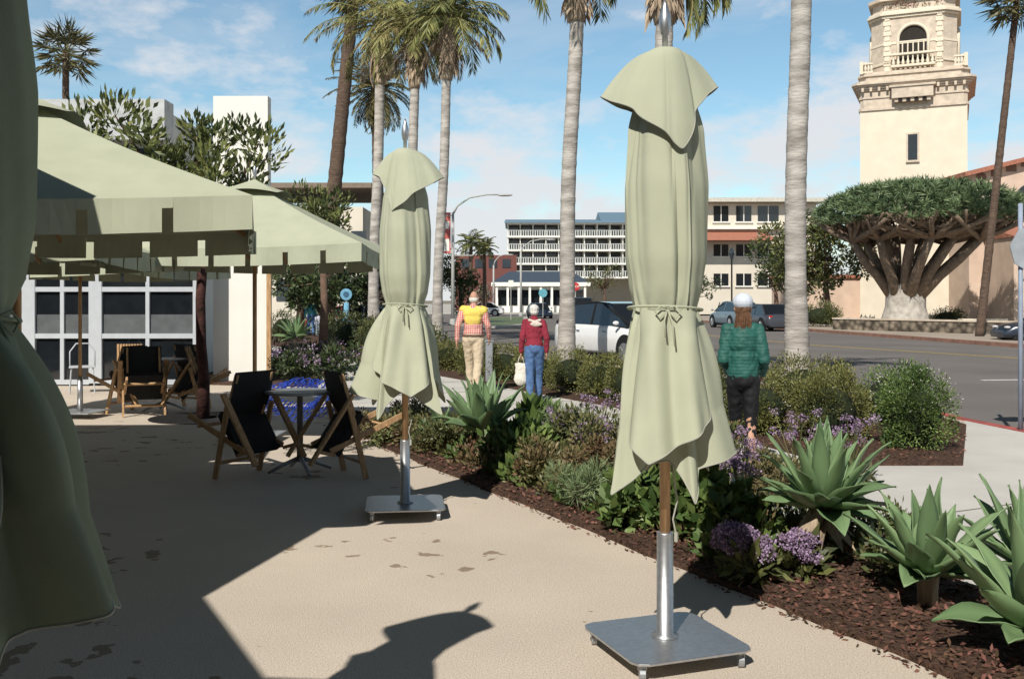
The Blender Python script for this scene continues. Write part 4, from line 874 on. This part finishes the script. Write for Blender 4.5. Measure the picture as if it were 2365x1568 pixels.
t=thing('brick_building','distant reddish brown low building behind the street lamp','building',(XX(1110,140),150,0)); MB().box((XX(1120,140),150,ZZ(585,140)/2),(9,8,ZZ(585,140))).build('wall',M('dark_red_wall',(.16,.06,.05)),t,world=True)
for i in range(4): MB().box((XX(1120,140)-3+i*2,145.95,ZZ(605,140)),(1.2,.06,1.3)).build('window',glassB,t,world=True)
Y=112; t=thing('office_building','cream flat roofed building with tiled skirt roof right of the nearest parasol','building',(XX(1760,115),120,0))
xa,xb=XX(1560,Y),XX(1885,Y)
MB().box(((xa+xb)/2,Y+6,ZZ(470,Y)/2),(xb-xa,12,ZZ(470,Y))).build('wall',creamw,t,world=True)
MB().box(((xa+xb)/2,Y+5.6,ZZ(464,Y)),(xb-xa+1.6,14,.45)).build('roof',M('pale_roof_slab',(.55,.52,.45)),t,world=True)
for j,(y0,y1) in enumerate(((476,512),(565,592),(632,660))):
    for px0,px1 in((1575,1610),(1648,1682),(1700,1735),(1750,1798),(1815,1850)):
        a,b=XX(px0,Y),XX(px1,Y); z0,z1=ZZ(y1,Y),ZZ(y0,Y)
        w_=MB().box(((a+b)/2,Y-.03,(z0+z1)/2),(b-a,.06,z1-z0)).build('window',glass,t,world=True); MB().box(((a+b)/2,Y-.08,(z0+z1)/2),(.09,.05,z1-z0)).box(((a+b)/2,Y-.12,z0-.08),(b-a+.3,.2,.14)).build('frame',whitew,w_,world=True)
MB().box(((xa+xb)/2,Y-.3,ZZ(528,Y)),(xb-xa+.2,.7,.22)).build('ledge',whitew,t,world=True)
z0,z1=ZZ(558,Y),ZZ(534,Y); x1_=XX(1765,Y); MB().add([(xa,Y-2.6,z0),(x1_+.8,Y-2.6,z0),(x1_,Y-.02,z1),(xa,Y-.02,z1),(xa,Y-.02,z0),(x1_+.8,Y-.02,z0)],[(0,1,2,3),(1,5,2),(0,4,5,1)]).build('tile_skirt_roof',terracotta,t,world=True)

# ---------------------------------------------------------------- tower
Y=70; tx=XX(2108,Y); th=rad(-24)
t=thing('bell_tower','cream church bell tower with balustraded belfry','tower',(tx-math.sin(th)*3.5,Y+math.cos(th)*3.5,0),th); W_=7.0
MB().box((0,0,ZZ(250,Y)/2),(W_,W_,ZZ(250,Y))).build('shaft',stucco,t)
yf=-W_/2
w_=MB().box((0,yf-.02,ZZ(341,Y)),(.62,.08,1.85)).build('window',glass,t); MB().box((0,yf-.06,ZZ(373,Y)),(.9,.2,.14)).box((-.37,yf-.05,ZZ(341,Y)),(.12,.12,1.85)).box((.37,yf-.05,ZZ(341,Y)),(.12,.12,1.85)).box((0,yf-.05,ZZ(309,Y)),(.86,.12,.12)).build('window_frame',stone,w_)
def sq(mb,hw,z0,z1,ch=.0):
    if ch: p=[(hw,-hw+ch),(hw,hw-ch),(hw-ch,hw),(-hw+ch,hw),(-hw,hw-ch),(-hw,-hw+ch),(-hw+ch,-hw),(hw-ch,-hw)]; mb.prism(p,z0,z1)
    else: mb.box((0,0,(z0+z1)/2),(2*hw,2*hw,z1-z0))
    return mb
z=lambda p: ZZ(p,Y)
c=MB()
for y0,y1,hw,ch in((250,244,3.62,.2),(244,222,3.52,.25),(222,218,3.60,.3),(218,204,3.56,.3),(204,200,3.68,.3),(200,195,3.8,.35),(195,191,3.95,.4),(191,187,4.08,.4),(187,182,3.85,.4),(182,170,3.58,.5),(170,166,3.7,.5),(166,160,3.55,.5)): sq(c,hw,z(y0)+.003,z(y1),ch)
co=c.build('cornice',stone,t)
for k in range(13): MB().box((-3.3+k*.55,-3.78,z(206)+.12),(.16,.28,.26)).build('dentil',stone,t)
b=MB()
b.box((0,yf-.36,z(214)),(2.7,.7,.85)); b.box((0,yf-.40,z(201)),(3.0,.82,.14))
for k in range(5): b.box((-1.05+k*.525,yf-.30,z(230)),(.24,.5,.38))
b.build('balcony_bracket',stone,t)
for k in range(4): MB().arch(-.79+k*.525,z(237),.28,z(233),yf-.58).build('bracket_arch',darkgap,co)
hb=2.85
bo=sq(MB(),hb,z(160),z(22),ch=.9).build('belfry',stone,t)
cm=MB()
for zz_,hw in((z(30),2.98),(z(24),3.12),(z(18),3.0),(z(92),2.9),(z(138),2.93)): sq(cm,hw,zz_-.07,zz_+.08,ch=.95)
cm.build('string_course',stucco,t)
for s in(-1,1):
    qn=MB().box((s*1.72,-hb-.012,(z(154)+z(36))/2),(.30,.03,z(36)-z(154)))
    for k in range(11): qn.box((s*1.72,-hb-.045,z(154)+k*.36+.1),(.34+.16*(k%2),.07,.30))
    qn.build('quoins',stucco,t)
sq(MB(),2.75,z(17),z(-8),ch=.8).build('upper_drum',stone,t); sq(MB(),3.05,z(-8),z(-16),ch=.85).build('upper_cornice',stone,t); MB().lathe([(2.3,z(-16)),(2.2,z(-40)),(1.6,z(-70)),(.6,z(-90)),(.05,z(-110))],20).build('dome',stucco,t,smooth=True)
p,d,_=clumps((0,-2.95,z(4)),(2.2,.1,.12),18,.14,240); leafobj('flower_garland',p,d,.12,.08,leafM('red_flower',(.35,.05,.08),c2=(.12,.14,.05)),t)
fr=-hb-.02
for rx in(0,math.pi/2,-math.pi/2):
    mt=Matrix.Rotation(rx,4,'Z')
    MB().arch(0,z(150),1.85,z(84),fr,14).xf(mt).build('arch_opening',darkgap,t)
    e=MB(); K=16; pr=[(1.0*math.cos(math.pi*i/K),fr-.07,z(84)+1.0*math.sin(math.pi*i/K)) for i in range(K+1)]; pr=[(1.0,fr-.07,z(150))]+pr+[(-1.0,fr-.07,z(150))]
    e.tube(pr,.12,6).xf(mt).build('arch_moulding',stucco,t,smooth=True)
    sc=MB(); sc.box((0,fr-.03,z(90)),(1.8,.05,.10))
    for k in range(5): sc.tube([(-.7+k*.35,fr-.03,z(121)),(-.7+k*.35,fr-.03,z(92))],.05,6)
    sc.xf(mt).build('window_tracery',stucco,t)
    bb=MB(); bb.box((0,fr-.45,z(150)),(2.9,.5,.16)); bb.box((0,fr-.45,z(122)),(2.9,.3,.14))
    for k in range(9): bb.lathe([(.05,z(149)),(.11,z(143)),(.05,z(132)),(.07,z(124))],8,c=(-1.28+k*.32,fr-.45,0))
    bb.xf(mt).build('balustrade',stucco,t)
for s in(-1,1):
    bb=MB(); yy=-3.35
    bb.box((s*3.05,yy,z(158)),(.8,.2,.12)); bb.box((s*3.05,yy,z(138)),(.8,.2,.12)); bb.box((s*3.42,yy,z(147)),(.22,.26,.9))
    for k in range(3): bb.lathe([(.05,z(157)),(.1,z(150)),(.05,z(139))],8,c=(s*(2.75+.2*k),yy,0))
    bb.box((s*3.42,0,z(138)),(.2,6.6,.12))
    for k in range(15): bb.lathe([(.05,z(157)),(.1,z(150)),(.05,z(139))],6,c=(s*3.42,-3.0+k*.42,0))
    bb.build('corner_balustrade',stucco,t)
Y=66; t=thing('church','pink cream church with tiled roof and arcade beside the bell tower','church',(XX(2300,66),70,0))
xa=XX(2238,Y)
MB().add([(xa,Y,0),(xa+26,Y,0),(xa+26,Y,ZZ(250,Y)),(xa+8,Y,ZZ(330,Y)),(xa,Y,ZZ(396,Y)),(xa,Y+12,0),(xa+26,Y+12,0),(xa+26,Y+12,ZZ(250,Y)),(xa+8,Y+12,ZZ(330,Y)),(xa,Y+12,ZZ(396,Y))],[(0,1,2,3,4),(9,8,7,6,5),(0,4,9,5),(1,6,7,2)]).build('wall',stuccoP,t,world=True)
z0,z1=ZZ(396,Y),ZZ(330,Y); MB().add([(xa-.5,Y-.6,z0-.1),(xa+8,Y-.6,z1+.1),(xa+8,Y+12,z1+.1),(xa-.5,Y+12,z0-.1),(xa-.5,Y-.6,z0-.4),(xa+8,Y-.6,z1-.2),(xa+8,Y+12,z1-.2),(xa-.5,Y+12,z0-.4)],[(0,1,2,3),(7,6,5,4),(0,4,5,1),(3,7,4,0)]).build('roof',terracotta,t,world=True)
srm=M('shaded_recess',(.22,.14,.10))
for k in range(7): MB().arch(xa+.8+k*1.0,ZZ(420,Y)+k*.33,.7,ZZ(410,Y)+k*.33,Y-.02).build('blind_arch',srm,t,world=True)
MB().box((xa+5.0,Y-2,ZZ(556,Y)/2),(8,3.8,ZZ(556,Y))).build('arcade',stuccoP,t,world=True)
MB().add([(xa+.9,Y-4.3,ZZ(556,Y)),(xa+9.4,Y-4.3,ZZ(556,Y)),(xa+9.4,Y-.02,ZZ(522,Y)),(xa+.9,Y-.02,ZZ(522,Y)),(xa+.9,Y-.02,ZZ(556,Y)),(xa+.9,Y-4.3,ZZ(560,Y)),(xa+9.4,Y-4.3,ZZ(560,Y))],[(0,1,2,3),(0,3,4),(5,6,1,0)]).build('arcade_roof',terracotta,t,world=True)
for k in range(3):
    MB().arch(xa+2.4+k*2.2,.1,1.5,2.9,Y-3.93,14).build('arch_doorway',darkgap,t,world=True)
    MB().tube([(xa+2.4+k*2.2+.8*math.cos(a),Y-3.97,2.9+.8*math.sin(a)) for a in[math.pi*i/12 for i in range(13)]],.08,6).build('arch_moulding',stone,t,world=True)
MB().arch(xa+4.2,ZZ(500,Y),2.4,ZZ(465,Y),Y-.025,14).build('lunette_window',glass,t,world=True)
lw=thing('low_church_wing','low stucco wing left of the bell tower behind the dragon tree','building',(XX(1920,74),76,0)); MB().box((XX(1920,74),77,ZZ(640,74)/2),(6,5,ZZ(640,74))).build('wall',stuccoP,lw,world=True); MB().box((XX(1920,74),77,ZZ(638,74)),(6.4,5.4,.25)).build('roof',terracotta,lw,world=True)
def rubbleM():
    m=M('rubble_stone',(.20,.16,.12),var=.4,scale=2); N=m.node_tree.nodes; L=m.node_tree.links; v=N.new('ShaderNodeTexVoronoi'); v.inputs['Scale'].default_value=3.2; tc=N.new('ShaderNodeTexCoord'); L.new(tc.outputs['Object'],v.inputs[0]); r=N.new('ShaderNodeValToRGB'); r.color_ramp.elements[0].color=(.34,.28,.21,1); r.color_ramp.elements[1].position=.75; r.color_ramp.elements[1].color=(.05,.04,.03,1); L.new(v.outputs['Distance'],r.inputs[0]); L.new(r.outputs[0],N['Principled BSDF'].inputs['Base Color']); return m
t=thing('stone_wall','low dry stone wall with pale coping in front of the church','wall',(20,50,0))
a=Vector((17.7,54.5,.28)); b=Vector((24.5,43,.28)); MB().bar(a,b,.4,.56).build('stonework',rubbleM(),t,world=True); MB().bar(a+Vector((0,0,.32)),b+Vector((0,0,.32)),.5,.08).build('coping',stone,t,world=True)
mound('round_shrub','rounded bush left of the dragon tree',XX(1898,60),60,(1.4,1.2),1.5,midL,2600,.12,.05)
mound('round_shrub','low bush right of the dragon tree trunk',XX(2190,60),60,(1.1,1.0),1.2,midL,1500,.12,.05)
tree('broad_tree','dark green tree left of the dragon tree in front of the cream building','tree',(XX(1905,66),66,0),[(0,0,0),(.2,0,1.5),(0,0,3.0)],[.25,.2,.15],((-.6,0,4.6),(3.8,2.2,2.6)),midL,6500,.3,.14,bark,k=60,cr=.75,limbs=16)
tree('broad_tree','smaller dark tree right behind the pale palm trunk','tree',(XX(1790,72),72,0),[(0,0,0),(.1,0,1.5),(0,0,2.6)],[.2,.16,.1],((0,0,4.2),(2.2,1.6,1.9)),darkL,2600,.28,.12,bark,k=34,cr=.6)
tree('broad_tree','bare twiggy tree in front of the hotel','tree',(XX(1395,120),120,0),[(0,0,0),(.1,0,2),(0,0,3)],[.2,.15,.1],((0,0,4.3),(2.6,1.6,1.6)),midL,900,.3,.1,bark,k=30,cr=.5,limbs=20)
tree('broad_tree','pinkish blossoming tree left of the low white restaurant','tree',(XX(1112,105),105,0),[(0,0,0),(.1,0,1),(0,0,1.6)],[.15,.12,.1],((0,0,2.4),(1.6,1.2,1.0)),leafM('pink_blossom',(.30,.20,.20),c2=(.2,.2,.1)),1400,.2,.1,bark)
tree('broad_tree','green tree right of the boxy car before the low wall','tree',(XX(1600,100),100,0),[(0,0,0),(.1,0,1),(0,0,2)],[.2,.12,.1],((0,0,3),(2.6,1.6,1.5)),darkL,2000,.26,.1,bark)
# dragon tree
Y=58; t=thing('dragon_tree','umbrella shaped dragon tree in front of the church tower','tree',(XX(2090,Y),Y,0)); cx=XX(2125,Y)-XX(2090,Y); CR=XX(2362,Y)-XX(2125,Y)
tr=MB(); tr.tube([(0,0,0),(0,0,.35),(.03,0,1.2),(.05,0,2.0),(.05,0,2.5)],[1.7,1.35,1.12,1.1,1.2],18)
tr.build('trunk',M('pale_dragon_bark',(.42,.38,.33),var=.3,scale=3,bump=.8,bscale=6),t,smooth=True)
br=MB()
def surfz(r): return 6.1+2.4*math.sqrt(max(0,1-(min(r,CR)/CR)**2.6))
for i in range(19):
    a=i*2.399; rr=CR*.62*math.sqrt((i+.7)/19); st=Vector((.05+.6*math.cos(a),.6*math.sin(a),2.2)); m1=Vector((cx*.4+rr*.75*math.cos(a),rr*.75*math.sin(a),3.7+.5*(1-rr/CR)))
    mid=Vector((cx*.7+rr*math.cos(a),rr*math.sin(a),4.8+.6*(1-rr/CR)))
    br.tube([st-Vector((0,0,.5)),st.lerp(m1,.55)+Vector((0,0,-.12)),m1,mid],[.40,.30,.26,.22],8)
    for k in range(6):
        b_=a+(k-2.5)*.34+R.uniform(-.1,.1); r2=min(CR*.92,rr*R.uniform(.9,1.25)+CR*R.uniform(.05,.38)); e=Vector((cx+r2*math.cos(b_),r2*math.sin(b_),6.0)); mm=mid.lerp(e,.5)+Vector((0,0,-.1))
        br.tube([mid,mm,e],[.19,.14,.11],6)
        for q in range(2):
            e2=e+Vector((R.uniform(-.5,.5),R.uniform(-.5,.5),.3)); br.tube([mm.lerp(e,.3),e2],[.09,.07],5)
br.build('branches',M('dragon_branch_bark',(.19,.14,.10),var=.3,scale=5,bump=.6,bscale=12),t,smooth=True)
pp=[];dd=[]; K=1150
for i in range(K):
    r_=CR*.97*math.sqrt((i+.5)/K); a=i*2.39996; top_=surfz(r_); z_=top_-.12-(R.random()**1.6)*(top_-5.95)*.9
    c_=np.array([cx+r_*math.cos(a),r_*math.sin(a),z_]); ld=rdir(28); ld[:,2]=np.abs(ld[:,2])*.9-.1; o_=np.array([math.cos(a),math.sin(a),0])*.5*(r_/CR)**2; pp.append(np.tile(c_,(28,1))); dd.append(ld+o_)
leafobj('crown',np.concatenate(pp),np.concatenate(dd),.46,.055,dragonL,t)

# ---------------------------------------------------------------- street furniture
galv=M('galvanised_grey',(.42,.42,.40),rough=.6,var=.1)
def street_lamp(label,px,Y,ytop,armpx,group='curved arm street lamps'):
    x=XX(px,Y); t=thing('street_lamp',label,'street lamp',(x,Y,0),group=group); zt=ZZ(ytop,Y); ax=XX(armpx,Y)-x
    MB().tube([(0,0,0),(0,0,zt*.5),(0,0,zt-1.2)],[.13,.11,.085],12).build('pole',galv,t,smooth=True)
    MB().tube([(0,0,zt-1.3),(ax*.08,0,zt-.75),(ax*.3,0,zt-.2),(ax*.6,0,zt),(ax*.85,0,zt)],[.075,.065,.055,.05,.045],8).build('arm',galv,t,smooth=True)
    MB().ell((ax*.93,0,zt-.03),(abs(ax)*.1+.15,.16,.09),12,7).build('lamp_head',galv,t,smooth=True); MB().lathe([(.22,0),(.2,.3),(.14,.35)],12).build('pole_base',galv,t); return t
l1=street_lamp('tall curved arm street lamp with red and white banner behind the man in yellow',1046,66,450,1175)
tb=MB().box((-.46,0,ZZ(538,66)),(.62,.03,2.7)).build('banner',M('faded_red_banner',(.55,.14,.12),var=.1),l1); MB().box((-.46,-.02,ZZ(520,66)),(.44,.01,.5)).box((-.46,-.02,ZZ(566,66)),(.44,.01,.8)).build('banner_panel',whitew,tb)
MB().bar((-.8,0,ZZ(498,66)),(0,0,ZZ(498,66)),.05).bar((0,0,ZZ(590,66)),(1.3,0,ZZ(590,66)),.06).build('bracket',galv,l1)
street_lamp('distant curved arm street lamp in front of the hotel',1203,100,553,1278)
street_lamp('farther curved arm street lamp left of the hotel',1140,112,588,1182)
def sign(name,label,px,Y,yc,shape,r,mat,text=None,sides=8):
    x=XX(px,Y); t=thing(name,label,'sign',(x,Y,0)); zc=ZZ(yc,Y); MB().tube([(0,0,0),(0,0,zc+(r if shape!='disc' else 0))],.035,8).build('post',galv,t)
    if shape=='disc': mb=MB().tube([(0,-.05,zc),(0,-.075,zc)],r,sides)
    else: mb=MB().box((0,-.06,zc),(2*r,.03,2*r*shape))
    p=mb.build('sign_face',mat,t)
    if text:
        cu=bpy.data.curves.new('lettering','FONT'); cu.body=text; cu.size=r*.75; cu.align_x='CENTER'; cu.align_y='CENTER'; o=bpy.data.objects.new('tmp',cu); C.objects.link(o)
        dg=bpy.context.evaluated_depsgraph_get(); me=bpy.data.meshes.new_from_object(o.evaluated_get(dg)); bpy.data.objects.remove(o)
        me.materials.clear(); me.materials.append(whitew); o=bpy.data.objects.new('lettering',me); C.objects.link(o); o.rotation_euler=(math.pi/2,0,0); o.location=(0,-.085,zc); o.parent=p
    return t
sign('stop_sign','red octagonal stop sign in front of the distant hotel',1329,88,662,'disc',.38,M('sign_red',(.5,.03,.03)),text='STOP')
sign('street_sign','small teal round sign on a post by the low restaurant',1254,92,677,'disc',.4,M('sign_teal',(.12,.35,.42)),sides=20)
bs=sign('round_sign','pale blue round emblem sign standing by the left trees',800,41,680,'disc',.24,M('sign_pale_blue',(.16,.36,.50)),sides=24); MB().lathe([(.2,.05),(.22,.5),(.12,.9),(.1,1.5)],14).build('pedestal',bpy.data.materials['sign_pale_blue'],bs,smooth=True); MB().tube([(0,-.08,ZZ(680,41)),(0,-.09,ZZ(680,41))],.12,16).build('emblem',M('sign_dark_blue',(.05,.12,.2)),bs)
sign('street_sign','small white notice on a post left of the nearest parasol',1180,80,655,1.3,.2,whitew)
t=thing('street_lamp','dark ornamental lantern post in front of the cream building','street lamp',(XX(1690,75),75,0)); MB().lathe([(.2,0),(.18,.4),(.07,.6),(.06,ZZ(600,75)),(.1,ZZ(598,75))],10).build('post',rubber,t,smooth=True); MB().lathe([(.1,ZZ(598,75)),(.22,ZZ(585,75)),(.2,ZZ(580,75)),(.05,ZZ(572,75))],8).build('lantern',glassB,t)
Y=12.2; t=thing('sign_post','blue grey signpost with pale octagonal sign at the right edge','sign',(XX(2357,Y),Y,0)); MB().tube([(0,0,0),(0,0,ZZ(470,Y))],.028,10).build('post',M('blue_grey_metal',(.28,.33,.42),rough=.5),t,smooth=True)
MB().tube([(.14,-.04,ZZ(575,Y)),(.14,-.055,ZZ(575,Y))],.30,8).build('sign_face',M('sign_back',(.42,.45,.48),rough=.5,metal=.3),t)
t=thing('utility_box','grey metal utility post by the hedge right of the man in yellow','post',(XX(1130,19.3),19.3,0)); MB().box((0,0,.4),(.14,.14,.8)).build('box_body',steelm,t,bevel=.01); MB().box((0,0,.81),(.17,.17,.03)).build('cap',steelm,t)
t=thing('bench','pale stone bench by the church arcade','bench',(XX(2270,57),57,0)); MB().box((0,0,.45),(2.6,.6,.16)).build('seat',stucco,t); MB().box((-.9,0,.19),(.3,.5,.36)).build('leg',stucco,t); MB().box((.9,0,.19),(.3,.5,.36)).build('leg',stucco,t)

# ---------------------------------------------------------------- light, sky, camera
el=rad(43); sd=Vector((-.37,-.93,0)).normalized(); az=math.atan2(sd.x,sd.y)
w=bpy.data.worlds.new('World'); bpy.context.scene.world=w; w.use_nodes=True; N=w.node_tree.nodes; L=w.node_tree.links; bg=N['Background']; bg.inputs[1].default_value=.1
sky=N.new('ShaderNodeTexSky'); sky.sky_type='NISHITA'; sky.sun_disc=False; sky.sun_elevation=el; sky.sun_rotation=az; sky.air_density=1.0; sky.dust_density=.3; sky.ozone_density=2.0
tc=N.new('ShaderNodeTexCoord'); sp=N.new('ShaderNodeSeparateXYZ'); L.new(tc.outputs['Generated'],sp.inputs[0])
def math_(op,a,b=None):
    m=N.new('ShaderNodeMath'); m.operation=op
    for i,v in enumerate((a,b)):
        if v is None: continue
        if isinstance(v,(int,float)): m.inputs[i].default_value=v
        else: L.new(v,m.inputs[i])
    return m.outputs[0]
zc=math_('MAXIMUM',sp.outputs[2],0.0); den=math_('ADD',zc,.14)
cx_=math_('DIVIDE',sp.outputs[0],den); cy_=math_('DIVIDE',sp.outputs[1],den)
cb=N.new('ShaderNodeCombineXYZ'); L.new(math_('MULTIPLY',cx_,.8),cb.inputs[0]); L.new(cy_,cb.inputs[1])
n1=N.new('ShaderNodeTexNoise'); n1.inputs['Scale'].default_value=1.25; n1.inputs['Detail'].default_value=5; n1.inputs['Roughness'].default_value=.6; n1.inputs['Distortion'].default_value=.4; L.new(cb.outputs[0],n1.inputs[0])
r1=N.new('ShaderNodeValToRGB'); r1.color_ramp.elements[0].position=.48; r1.color_ramp.elements[0].color=(0,0,0,1); r1.color_ramp.elements[1].position=.78; r1.color_ramp.elements[1].color=(.6,.6,.6,1); L.new(n1.outputs[0],r1.inputs[0])
mp=N.new('ShaderNodeMapping'); mp.inputs['Scale'].default_value=(5,5,11); mp.inputs['Location'].default_value=(1.3,.4,.6); L.new(tc.outputs['Generated'],mp.inputs[0])
n2=N.new('ShaderNodeTexNoise'); n2.inputs['Scale'].default_value=1.3; n2.inputs['Detail'].default_value=6; n2.inputs['Roughness'].default_value=.6; L.new(mp.outputs[0],n2.inputs[0])
low=math_('MAXIMUM',math_('SUBTRACT',1.0,math_('MULTIPLY',zc,4.4)),0.)
v2=math_('ADD',n2.outputs[0],math_('MULTIPLY',low,.34))
r2=N.new('ShaderNodeValToRGB'); r2.color_ramp.elements[0].position=.56; r2.color_ramp.elements[0].color=(0,0,0,1); r2.color_ramp.elements[1].position=.73; r2.color_ramp.elements[1].color=(.92,.92,.92,1); L.new(v2,r2.inputs[0])
cmx=math_('MAXIMUM',r1.outputs[0],r2.outputs[0])
tint=N.new('ShaderNodeMixRGB'); tint.blend_type='MULTIPLY'; tint.inputs[0].default_value=1; tint.inputs[2].default_value=(1.20,1.38,1.28,1); L.new(sky.outputs[0],tint.inputs[1])
mx=N.new('ShaderNodeMixRGB'); L.new(cmx,mx.inputs[0]); L.new(tint.outputs[0],mx.inputs[1]); mx.inputs[2].default_value=(7.8,7.9,8.2,1)
zn=N.new('ShaderNodeMapRange'); zn.interpolation_type='SMOOTHSTEP'; zn.inputs['From Min'].default_value=.30; zn.inputs['From Max'].default_value=.60; zn.inputs['To Min'].default_value=1; zn.inputs['To Max'].default_value=.22; L.new(sp.outputs[2],zn.inputs[0])
dk=N.new('ShaderNodeMixRGB'); dk.blend_type='MULTIPLY'; dk.inputs[0].default_value=1; L.new(mx.outputs[0],dk.inputs[1]); L.new(zn.outputs[0],dk.inputs[2])
L.new(dk.outputs[0],bg.inputs[0])
sl=bpy.data.lights.new('sun','SUN'); sl.energy=5.0; sl.angle=rad(.5); sl.color=(1,.95,.87); so=bpy.data.objects.new('sun',sl); C.objects.link(so)
dv=-(sd*math.cos(el)+Vector((0,0,math.sin(el)))); so.rotation_euler=dv.to_track_quat('-Z','Y').to_euler()
cam=bpy.data.cameras.new('camera'); cam.lens=35; cam.sensor_width=36; cam.shift_y=-91/2365; cam.clip_end=4000; cam.clip_start=.05
co=bpy.data.objects.new('camera',cam); C.objects.link(co); co.location=(0,0,CAM); co.rotation_euler=(math.pi/2,0,0)
bpy.context.scene.camera=co
vs=bpy.context.scene.view_settings; vs.view_transform='Standard'; vs.look='None'; vs.exposure=0
